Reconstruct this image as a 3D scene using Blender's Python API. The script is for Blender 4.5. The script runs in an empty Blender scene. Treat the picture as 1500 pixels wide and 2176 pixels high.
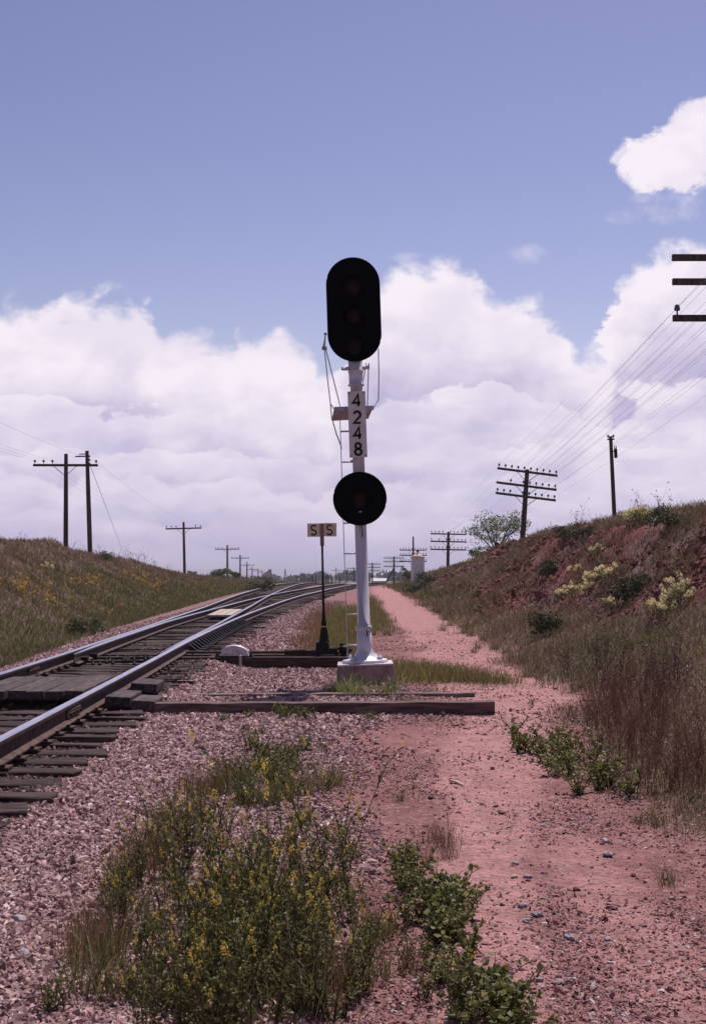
import bpy, math, random
import numpy as np
from mathutils import Vector, Matrix

random.seed(7)
rng = np.random.default_rng(11)
SC = bpy.context.scene
COL = SC.collection
R = math.radians

# ------------------------------------------------------------------ camera
F = 2944.0                      # focal length in pixels of the 1500 x 2176 photograph
PITCH = math.atan(140 / F)
EYE = 1.6
cam_d = bpy.data.cameras.new('camera')
cam_d.sensor_fit = 'VERTICAL'
cam_d.sensor_height = 36
cam_d.lens = F / 2176 * 36
cam_d.clip_start = 0.05
cam_d.clip_end = 9000
cam = bpy.data.objects.new('camera', cam_d)
cam.location = (0, 0, EYE)
cam.rotation_euler = (math.pi / 2 + PITCH, 0, 0)
COL.objects.link(cam)
SC.camera = cam


def ray(px, py):
    u = (px - 750) / F
    v = (1088 - py) / F
    return Vector((u, math.cos(PITCH) - v * math.sin(PITCH), math.sin(PITCH) + v * math.cos(PITCH)))


def P(px, py, Y):
    d = ray(px, py)
    t = Y / d.y
    return Vector((d.x * t, Y, EYE + d.z * t))


def azel(px, py):
    d = ray(px, py)
    return math.atan2(d.x, d.y), math.asin(d.z / d.length)


# ------------------------------------------------------------------ light
SUN_EL, SUN_AZ = R(62), R(20)       # azimuth to the right of straight ahead
sun_d = bpy.data.lights.new('sun', 'SUN')
sun_d.energy = 4.7
sun_d.angle = R(0.55)
sun_d.color = (1.0, 0.93, 0.88)
sun = bpy.data.objects.new('sun', sun_d)
sd = Vector((math.sin(SUN_AZ) * math.cos(SUN_EL), math.cos(SUN_AZ) * math.cos(SUN_EL), math.sin(SUN_EL)))
sun.rotation_euler = (-sd).to_track_quat('-Z', 'Y').to_euler()
sun.location = (0, 0, 60)
COL.objects.link(sun)
SC.view_settings.view_transform = 'Standard'
SC.view_settings.look = 'None'
SC.view_settings.exposure = 0.0
SC.view_settings.gamma = 1.0
SC.render.engine = 'CYCLES'
SC.cycles.max_bounces = 6
SC.cycles.diffuse_bounces = 3
SC.cycles.glossy_bounces = 2
SC.cycles.transmission_bounces = 3
SC.cycles.transparent_max_bounces = 4
SC.cycles.volume_bounces = 0
SC.cycles.caustics_reflective = False
SC.cycles.caustics_refractive = False


class NT:
    """small helper to write node trees"""
    def __init__(s, tree):
        s.t = tree
        s.n = tree.nodes
        s.l = tree.links

    def node(s, typ, **kw):
        n = s.n.new(typ)
        for k, v in kw.items():
            setattr(n, k, v)
        return n

    def put(s, sock, v):
        if v is None:
            return
        if isinstance(v, bpy.types.NodeSocket):
            s.l.new(v, sock)
        else:
            sock.default_value = v

    def math(s, op, a, b=None, c=None, clamp=False):
        n = s.node('ShaderNodeMath', operation=op, use_clamp=clamp)
        s.put(n.inputs[0], a)
        s.put(n.inputs[1], b)
        s.put(n.inputs[2], c)
        return n.outputs[0]

    def vmath(s, op, a, b=None):
        n = s.node('ShaderNodeVectorMath', operation=op)
        s.put(n.inputs[0], a)
        s.put(n.inputs[1], b)
        return n.outputs[0]

    def comb(s, x, y, z):
        n = s.node('ShaderNodeCombineXYZ')
        s.put(n.inputs[0], x)
        s.put(n.inputs[1], y)
        s.put(n.inputs[2], z)
        return n.outputs[0]

    def noise(s, vec, scale, detail=4, rough=0.5, lac=2.0, dist=0.0):
        n = s.node('ShaderNodeTexNoise')
        s.put(n.inputs['Vector'], vec)
        n.inputs['Scale'].default_value = scale
        n.inputs['Detail'].default_value = detail
        n.inputs['Roughness'].default_value = rough
        n.inputs['Lacunarity'].default_value = lac
        n.inputs['Distortion'].default_value = dist
        return n.outputs['Fac']

    def voro(s, vec, scale, feature='F1', out='Distance'):
        n = s.node('ShaderNodeTexVoronoi', feature=feature)
        s.put(n.inputs['Vector'], vec)
        n.inputs['Scale'].default_value = scale
        return n.outputs[out]

    def mix(s, fac, a, b, blend='MIX'):
        n = s.node('ShaderNodeMix', data_type='RGBA', blend_type=blend)
        s.put(n.inputs['Factor'], fac)
        s.put(n.inputs['A'] if False else n.inputs[6], a)
        s.put(n.inputs[7], b)
        return n.outputs[2]

    def step(s, v, lo, hi, a=0.0, b=1.0):
        n = s.node('ShaderNodeMapRange', interpolation_type='SMOOTHSTEP')
        s.put(n.inputs[0], v)
        n.inputs[1].default_value = lo
        n.inputs[2].default_value = hi
        n.inputs[3].default_value = a
        n.inputs[4].default_value = b
        return n.outputs[0]


# ------------------------------------------------------------------ world: sky and cumulus
W = bpy.data.worlds.new('World')
SC.world = W
W.use_nodes = True
w = NT(W.node_tree)
w.n.clear()
out = w.node('ShaderNodeOutputWorld')
bg = w.node('ShaderNodeBackground')
bg.inputs['Strength'].default_value = 0.1
w.l.new(bg.outputs[0], out.inputs[0])
sky = w.node('ShaderNodeTexSky', sky_type='NISHITA')
sky.sun_disc = False
sky.sun_elevation = SUN_EL
sky.sun_rotation = SUN_AZ
sky.air_density = 1.0
sky.dust_density = 0.6
sky.ozone_density = 2.0
gm = w.node('ShaderNodeGamma')
gm.inputs['Gamma'].default_value = 1.55
w.l.new(sky.outputs[0], gm.inputs['Color'])
skyc = w.mix(1.0, gm.outputs[0], (0.575, 0.362, 0.330, 1), 'MULTIPLY')
tc = w.node('ShaderNodeTexCoord')
sep = w.node('ShaderNodeSeparateXYZ')
w.l.new(tc.outputs['Generated'], sep.inputs[0])
az = w.math('ARCTAN2', sep.outputs[0], sep.outputs[1])
el = w.math('ARCSINE', sep.outputs[2])
# top edge of the cloud bank as elevation over azimuth
TOP = [(-500, 720), (-250, 610), (20, 648), (100, 655), (200, 640), (300, 650), (345, 708), (420, 702), (470, 735), (500, 708), (580, 716),
       (650, 760), (700, 800), (745, 700), (800, 592), (850, 566), (905, 553), (960, 575), (1010, 585), (1080, 628),
       (1150, 658), (1200, 700), (1238, 755), (1262, 775), (1294, 725), (1312, 612), (1340, 582), (1375, 540), (1405, 514), (1500, 520),
       (1700, 640), (1950, 560)]
AZ0, AZ1, E1 = -0.40, 0.40, 0.32
fc = w.node('ShaderNodeFloatCurve')
cv = fc.mapping.curves[0]
pts = []
for px, py in TOP:
    a, e = azel(px, py)
    pts.append(((a - AZ0) / (AZ1 - AZ0), e / E1))
cv.points[0].location = (0.0, 0.55)
cv.points[1].location = (1.0, 0.5)
for p in pts:
    if 0.01 < p[0] < 0.99:
        cv.points.new(*p)
fc.mapping.update()
warp = w.noise(w.comb(az, w.math('MULTIPLY', el, 1.4), 3.3), 22, 5, 0.55)
azw = w.math('ADD', az, w.math('MULTIPLY', w.math('SUBTRACT', warp, 0.5), 0.05))
w.put(fc.inputs['Value'], w.math('DIVIDE', w.math('SUBTRACT', azw, AZ0), AZ1 - AZ0, clamp=True))
top = w.math('MULTIPLY', fc.outputs[0], E1)
dirv = w.comb(az, w.math('MULTIPLY', el, 1.25), 0.37)
puff = w.noise(dirv, 24, 7, 0.58, dist=0.25)
billow = w.voro(w.vmath('ADD', dirv, w.comb(w.math('MULTIPLY', puff, 0.03), w.math('MULTIPLY', puff, 0.02), 0.0)), 40, 'SMOOTH_F1')
edge = w.math('ADD', w.math('MULTIPLY', w.math('SUBTRACT', puff, 0.5), 0.075),
              w.math('MULTIPLY', w.math('SUBTRACT', 0.45, billow), 0.016))
depth = w.math('ADD', w.math('SUBTRACT', top, el), edge)       # how far below the edge of the bank
bank_soft = w.noise(w.comb(w.math('MULTIPLY', az, 1.0), w.math('MULTIPLY', el, 1.0), 2.2), 9, 3, 0.5)
m_bank = w.step(depth, -0.005, 0.014)


def blob(px, py, rx, ry, amp=1.6, lo=0.0, hi=0.55):
    a, e = azel(px, py)
    da = w.math('DIVIDE', w.math('SUBTRACT', az, a), rx / F)
    de = w.math('DIVIDE', w.math('SUBTRACT', el, e), ry / F)
    q = w.math('SUBTRACT', 1.0, w.math('ADD', w.math('MULTIPLY', da, da), w.math('MULTIPLY', de, de)))
    q = w.math('ADD', q, w.math('MULTIPLY', w.math('SUBTRACT', puff, 0.5), amp * 2))
    return w.step(q, lo, hi)


m = w.math('MAXIMUM', m_bank, blob(1465, 325, 128, 92, 2.4))
m = w.math('MAXIMUM', m, w.math('MULTIPLY', blob(1430, 440, 130, 42, 2.6, 0.0, 1.6), 0.55))
m = w.math('MAXIMUM', m, w.math('MULTIPLY', blob(1340, 330, 46, 24, 2.2, 0.0, 0.9), 0.75))
m = w.math('MAXIMUM', m, w.math('MULTIPLY', blob(1118, 545, 60, 26, 2.2, 0.0, 1.6), 0.35))
m = w.math('MAXIMUM', m, w.math('MULTIPLY', blob(858, 547, 50, 14, 2.2, 0.0, 1.4), 0.4))
# shading inside the bank: several heaps behind one another, each white along its top and soft lavender below
form = w.noise(w.comb(az, w.math('MULTIPLY', el, 1.6), 9.3), 15, 5, 0.52)
streak = w.noise(w.comb(az, w.math('MULTIPLY', el, 3.2), 5.1), 12, 6, 0.6)
lit = w.step(depth, 0.02, 0.10, 1.0, 0.0)
for k_, (py_, amp_) in enumerate(((868, .085), (945, .06), (1020, .04), (1090, .03))):
    nk = w.noise(w.comb(az, w.math('MULTIPLY', el, 1.5), 20.0 + 3.7 * k_), 13 + 4 * k_, 5, 0.52)
    dk = w.math('ADD', w.math('SUBTRACT', (1228 - py_) / F, el), w.math('MULTIPLY', w.math('SUBTRACT', nk, 0.5), amp_ * 1.7))
    lk = w.math('MULTIPLY', w.step(dk, -0.003, 0.004), w.step(dk, 0.004, 0.05 - .006 * k_, 1.0, 0.12))
    lit = w.math('MAXIMUM', lit, w.math('MULTIPLY', lk, 0.80 - .13 * k_))
lit = w.math('ADD', w.math('MULTIPLY', lit, 0.78), w.math('MULTIPLY', w.step(form, 0.36, 0.64), 0.30), clamp=True)
cl = w.mix(lit, (5.1, 4.55, 6.8, 1), (9.5, 8.75, 9.6, 1))
thin = w.math('MULTIPLY', w.step(streak, 0.40, 0.56, 1.0, 0.0), w.step(depth, 0.05, 0.12))
cl = w.mix(w.math('MULTIPLY', thin, 0.4), cl, (5.6, 5.3, 7.5, 1))
fin = w.mix(m, skyc, cl)
# a dusty pale band right over the horizon
fin = w.mix(w.math('MULTIPLY', w.step(el, 0.0, 0.07, 1.0, 0.0), 0.35), fin, (6.3, 5.6, 7.7, 1))
w.l.new(fin, bg.inputs['Color'])

# ------------------------------------------------------------------ mesh helpers


class MB:
    def __init__(s):
        s.v, s.f, s.sm, s.mi = [], [], [], []

    def add(s, verts, faces, smooth=False, mi=0):
        o = len(s.v)
        s.v += [tuple(p) for p in verts]
        for k, f in enumerate(faces):
            s.f.append(tuple(i + o for i in f))
            s.sm.append(smooth[k] if isinstance(smooth, list) else smooth)
            s.mi.append(mi[k] if isinstance(mi, list) else mi)
        return s

    def box(s, c, d, M=None, mi=0, taper=1.0):
        x, y, z = (q / 2 for q in d)
        vs = []
        for k, (sx, sy, sz) in enumerate([(-1, -1, -1), (1, -1, -1), (1, 1, -1), (-1, 1, -1), (-1, -1, 1), (1, -1, 1), (1, 1, 1), (-1, 1, 1)]):
            t = taper if sz > 0 else 1.0
            p = Vector((sx * x * t, sy * y * t, sz * z))
            if M is not None:
                p = M @ p
            vs.append(p + Vector(c))
        return s.add(vs, [(0, 3, 2, 1), (4, 5, 6, 7), (0, 1, 5, 4), (1, 2, 6, 5), (2, 3, 7, 6), (3, 0, 4, 7)], mi=mi)

    def tube(s, pts, r, n=8, cap=True, mi=0):
        pts = [Vector(p) for p in pts]
        rs = r if isinstance(r, (list, tuple)) else [r] * len(pts)
        vs, fs, sm = [], [], []
        for i, p in enumerate(pts):
            a = pts[max(i - 1, 0)]
            b = pts[min(i + 1, len(pts) - 1)]
            t = (b - a).normalized()
            up = Vector((0, 0, 1)) if abs(t.z) < 0.95 else Vector((1, 0, 0))
            u = t.cross(up).normalized()
            v = u.cross(t).normalized()
            for k in range(n):
                an = 2 * math.pi * k / n
                vs.append(p + (u * math.cos(an) + v * math.sin(an)) * rs[i])
        for i in range(len(pts) - 1):
            for k in range(n):
                k2 = (k + 1) % n
                fs.append((i * n + k, i * n + k2, (i + 1) * n + k2, (i + 1) * n + k))
                sm.append(n > 4)
        if cap:
            fs.append(tuple(range(n)))
            sm.append(False)
            fs.append(tuple(reversed(range((len(pts) - 1) * n, len(pts) * n))))
            sm.append(False)
        return s.add(vs, fs, sm, mi)

    def lathe(s, prof, n=24, c=(0, 0, 0), M=None, mi=0, smooth=True):
        vs, fs, sm = [], [], []
        for r, z in prof:
            for k in range(n):
                an = 2 * math.pi * k / n
                p = Vector((r * math.cos(an), r * math.sin(an), z))
                if M is not None:
                    p = M @ p
                vs.append(p + Vector(c))
        for i in range(len(prof) - 1):
            for k in range(n):
                k2 = (k + 1) % n
                fs.append((i * n + k, i * n + k2, (i + 1) * n + k2, (i + 1) * n + k))
                sm.append(smooth)
        if prof[0][0] > 1e-4:
            fs.append(tuple(reversed(range(n))))
            sm.append(False)
        if prof[-1][0] > 1e-4:
            fs.append(tuple(range((len(prof) - 1) * n, len(prof) * n)))
            sm.append(False)
        return s.add(vs, fs, sm, mi)

    def prism(s, outline, y0, y1, mi=0):
        """outline in x,z, extruded along y (y0 is the side towards the camera)"""
        n = len(outline)
        vs = [(x, y0, z) for x, z in outline] + [(x, y1, z) for x, z in outline]
        fs = [tuple(range(n)), tuple(reversed(range(n, 2 * n)))]
        for k in range(n):
            k2 = (k + 1) % n
            fs.append((k2, k, k + n, k2 + n))
        return s.add(vs, fs, False, mi)

    def build(s, name, mats, parent=None, bevel=0.0, loc=None):
        me = bpy.data.meshes.new(name)
        me.from_pydata(s.v, [], s.f)
        me.polygons.foreach_set('use_smooth', s.sm)
        if not isinstance(mats, (list, tuple)):
            mats = [mats]
        for q in mats:
            me.materials.append(q)
        me.polygons.foreach_set('material_index', s.mi)
        me.update()
        o = bpy.data.objects.new(name, me)
        COL.objects.link(o)
        if parent is not None:
            o.parent = parent
        if loc is not None:
            o.location = loc
        if bevel:
            b = o.modifiers.new('bevel', 'BEVEL')
            b.width = bevel
            b.segments = 2
            b.limit_method = 'ANGLE'
            b.angle_limit = R(40)
        return o


def np_mesh(name, V, Fc, mat, col=None, parent=None, smooth=False):
    """V (N,3), Fc (M,k) arrays -> one mesh object; col (N,3) point colours"""
    V = np.asarray(V, dtype=np.float32)
    Fc = np.asarray(Fc, dtype=np.int32)
    me = bpy.data.meshes.new(name)
    me.vertices.add(len(V))
    me.vertices.foreach_set('co', V.ravel())
    k = Fc.shape[1]
    me.loops.add(Fc.size)
    me.loops.foreach_set('vertex_index', Fc.ravel())
    me.polygons.add(len(Fc))
    me.polygons.foreach_set('loop_start', np.arange(0, Fc.size, k, dtype=np.int32))
    me.polygons.foreach_set('loop_total', np.full(len(Fc), k, dtype=np.int32))
    me.polygons.foreach_set('use_smooth', np.full(len(Fc), smooth, dtype=bool))
    if col is not None:
        at = me.color_attributes.new('Col', 'FLOAT_COLOR', 'POINT')
        c4 = np.ones((len(V), 4), dtype=np.float32)
        c4[:, :3] = col
        at.data.foreach_set('color', c4.ravel())
    me.materials.append(mat)
    me.update()
    me.validate()
    o = bpy.data.objects.new(name, me)
    COL.objects.link(o)
    if parent is not None:
        o.parent = parent
    return o


def tag(o, label, cat, group=None, kind=None):
    o['label'] = label
    o['category'] = cat
    if group:
        o['group'] = group
    if kind:
        o['kind'] = kind
    return o


def empty(name, loc=(0, 0, 0), rot=(0, 0, 0)):
    o = bpy.data.objects.new(name, None)
    o.empty_display_size = 0.2
    o.location = loc
    o.rotation_euler = rot
    COL.objects.link(o)
    return o


KIDS = {}


def kids(o):
    if o.name not in KIDS:
        KIDS[o.name] = list(o.children)
    return KIDS[o.name]


def copy_tree(o, parent=None):
    c = o.copy()
    COL.objects.link(c)
    if parent is not None:
        c.parent = parent
    for ch in kids(o):
        copy_tree(ch, c)
    return c


# ------------------------------------------------------------------ materials
MATS = {}


def material(name):
    mt = bpy.data.materials.new(name)
    mt.use_nodes = True
    n = NT(mt.node_tree)
    n.n.clear()
    o = n.node('ShaderNodeOutputMaterial')
    b = n.node('ShaderNodeBsdfPrincipled')
    n.l.new(b.outputs[0], o.inputs[0])
    b.inputs['Specular IOR Level'].default_value = 0.25
    MATS[name] = mt
    return mt, n, b, o


def simple(name, c1, c2, scale=6, rough=0.7, metal=0.0, bump=0.0, stretch=(1, 1, 1), detail=5, spec=0.25, bscale=None, lo=0.35, hi=0.65, spots=None):
    mt, n, b, o = material(name)
    tc = n.node('ShaderNodeTexCoord')
    v = n.vmath('MULTIPLY', tc.outputs['Object'], stretch)
    oi = n.node('ShaderNodeObjectInfo')
    v = n.vmath('ADD', v, n.comb(n.math('MULTIPLY', oi.outputs['Random'], 37.0), n.math('MULTIPLY', oi.outputs['Random'], 11.0), 0.0))
    f = n.noise(v, scale, detail, 0.6)
    c = n.mix(n.step(f, lo, hi), (*c1, 1), (*c2, 1))
    jit = n.math('ADD', n.math('MULTIPLY', oi.outputs['Random'], 0.35), 0.82)
    c = n.mix(1.0, c, n.comb(jit, jit, jit), 'MULTIPLY')
    if spots:
        sc_, s0, s1, cc = spots
        c = n.mix(n.step(n.noise(v, sc_, 4, 0.65), s0, s1), c, (*cc, 1))
    n.l.new(c, b.inputs['Base Color'])
    b.inputs['Roughness'].default_value = rough
    b.inputs['Metallic'].default_value = metal
    b.inputs['Specular IOR Level'].default_value = spec
    if bump:
        bn = n.node('ShaderNodeBump')
        bn.inputs['Strength'].default_value = bump
        bn.inputs['Distance'].default_value = 0.02
        n.l.new(n.noise(v, bscale or scale * 3, 6, 0.65), bn.inputs['Height'])
        n.l.new(bn.outputs[0], b.inputs['Normal'])
    return mt


M_tie = simple('tie_wood', (0.022, 0.013, 0.013), (0.095, 0.060, 0.058), 3, 0.9, bump=0.9, stretch=(1.2, 9, 9), bscale=8)
M_timber = simple('timber_wood', (0.07, 0.042, 0.038), (0.20, 0.135, 0.13), 2.5, 0.9, bump=0.8, stretch=(1, 10, 10), bscale=7)
M_timber_old = simple('grey_timber_wood', (0.14, 0.10, 0.095), (0.30, 0.22, 0.21), 2.5, 0.9, bump=0.8, stretch=(1, 10, 10), bscale=7)
M_plank = simple('plank_wood', (0.045, 0.029, 0.031), (0.110, 0.077, 0.082), 2.5, 0.85, bump=0.5, stretch=(9, 1.0, 9), bscale=6)
M_pale = simple('pale_wood', (0.40, 0.32, 0.27), (0.60, 0.50, 0.43), 3, 0.85, bump=0.3, stretch=(1, 6, 6))
M_pole = simple('pole_wood', (0.045, 0.027, 0.024), (0.10, 0.062, 0.055), 3, 0.9, bump=0.3, stretch=(8, 8, 0.8))
M_rust = simple('rusty_steel', (0.035, 0.018, 0.017), (0.105, 0.055, 0.050), 14, 0.75, 0.2, bump=0.3, spots=(30, 0.6, 0.7, (0.15, 0.075, 0.06)))
M_head = simple('polished_rail_steel', (0.34, 0.32, 0.40), (0.50, 0.48, 0.58), 3, 0.30, 0.85, stretch=(14, 0.7, 1), spec=0.5)
M_black = simple('black_enamel', (0.0012, 0.0012, 0.0022), (0.0026, 0.0026, 0.004), 8, 0.8, spec=0.03)
M_iron = simple('dark_iron', (0.005, 0.004, 0.005), (0.018, 0.013, 0.014), 16, 0.6, 0.1, bump=0.2)
M_silver = simple('aluminium_paint', (0.56, 0.53, 0.59), (0.68, 0.645, 0.70), 5, 0.42, 0.12, bump=0.08, stretch=(2, 2, 0.7), spec=0.4,
                  spots=(11, 0.63, 0.76, (0.36, 0.27, 0.28)))
M_galv = simple('galvanised_steel', (0.34, 0.31, 0.38), (0.46, 0.43, 0.49), 14, 0.55, 0.3)
M_conc = simple('concrete', (0.18, 0.118, 0.112), (0.30, 0.215, 0.205), 7, 0.95, bump=0.5, bscale=40, spots=(22, 0.62, 0.7, (0.11, 0.07, 0.068)))
M_conc_top = simple('painted_concrete', (0.62, 0.55, 0.60), (0.74, 0.68, 0.73), 18, 0.8, bump=0.3, spots=(26, 0.58, 0.63, (0.26, 0.18, 0.17)))
M_plate = simple('cream_enamel', (0.66, 0.57, 0.56), (0.76, 0.67, 0.66), 6, 0.5, spots=(16, 0.66, 0.74, (0.36, 0.25, 0.22)))
M_target = simple('tan_enamel', (0.58, 0.43, 0.32), (0.68, 0.52, 0.40), 8, 0.6, spots=(30, 0.66, 0.72, (0.22, 0.12, 0.09)))
M_brown = simple('brown_enamel', (0.17, 0.095, 0.085), (0.24, 0.14, 0.13), 9, 0.6)
M_glyph = simple('black_lettering', (0.012, 0.010, 0.011), (0.022, 0.018, 0.018), 9, 0.6)
M_lens = simple('signal_lens', (0.008, 0.004, 0.004), (0.030, 0.013, 0.012), 60, 0.45, spec=0.1)
M_white = simple('whitewash', (0.70, 0.67, 0.71), (0.80, 0.77, 0.80), 3, 0.85, bump=0.1)
M_roof = simple('tan_roof', (0.50, 0.33, 0.25), (0.58, 0.41, 0.33), 4, 0.85)
M_glass = simple('insulator_glass', (0.05, 0.06, 0.08), (0.09, 0.11, 0.13), 5, 0.3)
M_wire = simple('line_wire', (0.26, 0.22, 0.25), (0.34, 0.29, 0.32), 2, 0.6)
M_grey_rock = simple('grey_rock', (0.24, 0.21, 0.24), (0.42, 0.37, 0.40), 30, 0.9, bump=0.5, bscale=80)
M_red_rock = simple('red_rock', (0.14, 0.07, 0.062), (0.26, 0.145, 0.125), 30, 0.9, bump=0.5, bscale=80)
M_bark = simple('bark', (0.05, 0.035, 0.03), (0.11, 0.08, 0.07), 12, 0.95, bump=0.5)


def attr_mat(name, trans=0.35, rough=0.7, tgain=1.15, spec=0.2):
    """colour from the mesh's own Col attribute; thin leaves let light through"""
    mt, n, b, o = material(name)
    at = n.node('ShaderNodeAttribute', attribute_name='Col')
    oi = n.node('ShaderNodeObjectInfo')
    j = n.math('ADD', n.math('MULTIPLY', oi.outputs['Random'], 0.3), 0.85)
    c = n.mix(1.0, at.outputs['Color'], n.comb(j, j, j), 'MULTIPLY')
    n.l.new(c, b.inputs['Base Color'])
    b.inputs['Roughness'].default_value = rough
    b.inputs['Specular IOR Level'].default_value = spec
    if trans:
        tr = n.node('ShaderNodeBsdfTranslucent')
        n.l.new(n.mix(1.0, c, (tgain * 1.05, tgain * 1.08, tgain * 0.7, 1), 'MULTIPLY'), tr.inputs['Color'])
        ms = n.node('ShaderNodeMixShader')
        ms.inputs[0].default_value = trans
        n.l.new(b.outputs[0], ms.inputs[1])
        n.l.new(tr.outputs[0], ms.inputs[2])
        n.l.new(ms.outputs[0], o.inputs[0])
    return mt


M_leaf = attr_mat('leaf', 0.35, 0.55, 1.15, 0.3)
M_dry = attr_mat('dry_stem', 0.2, 0.8, 1.05, 0.1)
M_petal = attr_mat('petal', 0.4, 0.7, 1.0)
M_stone = attr_mat('ballast_stone', 0.0, 0.9)

# ------------------------------------------------------------------ terrain


def lut(t):
    xs = np.array([a for a, _ in t], float)
    ys = np.array([b for _, b in t], float)

    def f(y):
        # smooth monotone-ish interpolation: average of shifted linear lookups
        y = np.asarray(y, float)
        d = np.maximum(0.4, 0.07 * np.abs(y))
        return (np.interp(y - d, xs, ys) + 2 * np.interp(y, xs, ys) + np.interp(y + d, xs, ys)) / 4
    return f


z_rail = lut([(-20, .45), (20, .46), (30, .50), (47, .63), (63, .84), (80, 1.0), (100, 1.17), (122, 1.2), (140, 1.1), (170, .7), (260, .1), (400, -.4), (6000, -.8)])
z_path = lut([(-20, -.05), (0, 0), (5, .03), (10, .12), (14.3, .215), (17, .21), (20, .14), (22.7, .06), (25.5, .16), (34, .32), (47, .42), (63, .58), (80, .72), (100, .84), (122, .82), (160, .45), (300, -.2), (1000, -.6), (6000, -.8)])
z_crest_r = lut([(-20, 1.2), (5, 1.7), (12, 2.6), (20, 3.0), (31, 3.1), (40, 3.22), (55, 3.22), (66, 3.15), (76, 2.75), (88, 2.45), (110, 2.2), (150, 1.45), (200, .9), (400, 0), (1200, -.6), (6000, -.8)])
z_crest_l = lut([(-20, 2.7), (40, 2.85), (52, 2.82), (67, 2.66), (76, 2.45), (84, 2.15), (96, 1.85), (108, 1.65), (140, 1.35), (200, .9), (400, 0), (1200, -.6), (6000, -.8)])


def X1(Y):
    Y = np.asarray(Y, float)
    k = np.clip(Y - 20, 0, None)
    k2 = np.minimum(k, 130.0)
    return -3.73 - .03 * Y + .0002 * k2 ** 2 + np.clip(k - 130, 0, None) * .052


def div(Y):
    Y = np.asarray(Y, float)
    k = np.clip(Y - 20, 0, None)
    return np.where(k < 43, 1.505 * (k / 43) ** 2, 1.505 + .07 * (k - 43))


def Xc(Y):
    return X1(Y) + .7525


def hash2(ix, iy, seed):
    n = (ix.astype(np.int64) * 374761393 + iy.astype(np.int64) * 668265263 + seed * 1274126177) & 0xffffffff
    n = ((n ^ (n >> 13)) * 1274126177) & 0xffffffff
    return ((n ^ (n >> 16)) & 0xffff) / 65535.0


def vn(x, y, seed=0):
    x = np.asarray(x, float)
    y = np.asarray(y, float)
    ix, iy = np.floor(x), np.floor(y)
    fx, fy = x - ix, y - iy
    fx = fx * fx * (3 - 2 * fx)
    fy = fy * fy * (3 - 2 * fy)
    a = hash2(ix, iy, seed)
    b = hash2(ix + 1, iy, seed)
    c = hash2(ix, iy + 1, seed)
    d = hash2(ix + 1, iy + 1, seed)
    return (a * (1 - fx) + b * fx) * (1 - fy) + (c * (1 - fx) + d * fx) * fy


def fbm(x, y, seed=0, o=4):
    s, a, t = 0, .5, 0
    for k in range(o):
        s = s + a * vn(x * 2 ** k, y * 2 ** k, seed + k * 17)
        t += a
        a *= .5
    return s / t


def sst(x, a, b):
    t = np.clip((x - a) / (b - a), 0, 1)
    return t * t * (3 - 2 * t)


def track_w(x, y):
    """1 on the ballast bed, falling to 0 at its feet"""
    c = Xc(y)
    dv = np.where(y > 20, div(y), 0)
    dv = np.minimum(dv, 9)
    L = sst(x, c - 2.2, c - 1.45)
    Rr = 1 - sst(x, c + dv + 1.2, c + dv + np.interp(y, [0, 12, 17, 26, 34], [2.9, 2.8, 2.1, 2.1, 2.6]))
    return L * Rr


def toe_r(y):
    return np.interp(y, [-20, 5, 9, 12, 17, 24, 46, 100, 200, 3000], [2.0, 2.05, 2.2, 2.3, 2.65, 2.85, 2.9, 2.9, 3.6, 8])


def H(x, y):
    x = np.asarray(x, float)
    y = np.asarray(y, float)
    zp = z_path(y)
    c = Xc(y)
    tw = track_w(x, y)
    z = zp * (1 - tw) + (z_rail(y) - .242) * tw
    # right bank
    tr = toe_r(y)
    s = np.clip((x - tr) / (7.4 - tr), 0, 1.6)
    gul = fbm(x * .95, y * .24, 5, 4) - .5
    gul2 = np.abs(fbm(x * .8 + 9, y * .55, 6, 3) - .5)
    prof = np.where(s < .35, .35 * s / .35 * .62, np.where(s < .8, .217 + (s - .35) / .45 * .63, .847 + (s - .8) / .2 * .153))
    prof = np.where(s > 1, 1 + .1 * (s - 1), prof)
    amp = np.clip(s, 0, 1) * np.clip(1.25 - np.clip(s, 0, 1), 0.15, 1)
    hr = np.clip(z_crest_r(y) - zp, 0, None)
    bump = (gul * 1.0 - gul2 * .7 + .1) * amp * np.clip(hr, 0, 2.4) * .55
    bump = bump + ((fbm(x * 2.6, y * 1.1, 7, 3) - .5) * .5 + (fbm(x * 6, y * 3, 8, 2) - .5) * .16) * amp * np.clip(hr, 0, 1.5) * (y > 8)
    fade = np.clip((150 - y) / 60, 0, 1)
    z = np.where(x > tr, zp + hr * prof + bump * fade, z)
    # left bank
    tl = c - 2.35
    s2 = np.clip((tl - x) / 5.6, 0, 1.7)
    hl = np.clip(z_crest_l(y) - zp, 0, None)
    p2 = sst(np.minimum(s2, 1), 0, 1) * .5 + np.minimum(s2, 1) * .5
    bump2 = (fbm(x * .6, y * .5, 15, 4) - .5) * .55 * np.clip(s2, 0, 1) * np.clip(hl, 0, 2)
    zl = zp - .1 * np.clip(s2 * 6, 0, 1) * np.clip(1 - s2, 0, 1) + hl * p2 + bump2 * np.clip((160 - y) / 60, 0, 1)
    z = np.where(x < tl, zl, z)
    z = z + (fbm(x * 1.3, y * 1.3, 33, 3) - .50) * .065 * tw * np.clip((70 - y) / 30, 0, 1)
    # fine roughness of the dirt
    near = np.clip((60 - y) / 50, 0, 1)
    z = z + (fbm(x * 2.1, y * 2.1, 31, 3) - .5) * .05 * (1 - tw) * near
    z = z + (fbm(x * .05, y * .05, 41, 3) - .5) * 1.2 * np.clip((np.abs(y) - 160) / 300, 0, 1)
    far = np.clip((np.abs(x) - 20) / 60, 0, 1)
    return z * (1 - far * .0)


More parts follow.
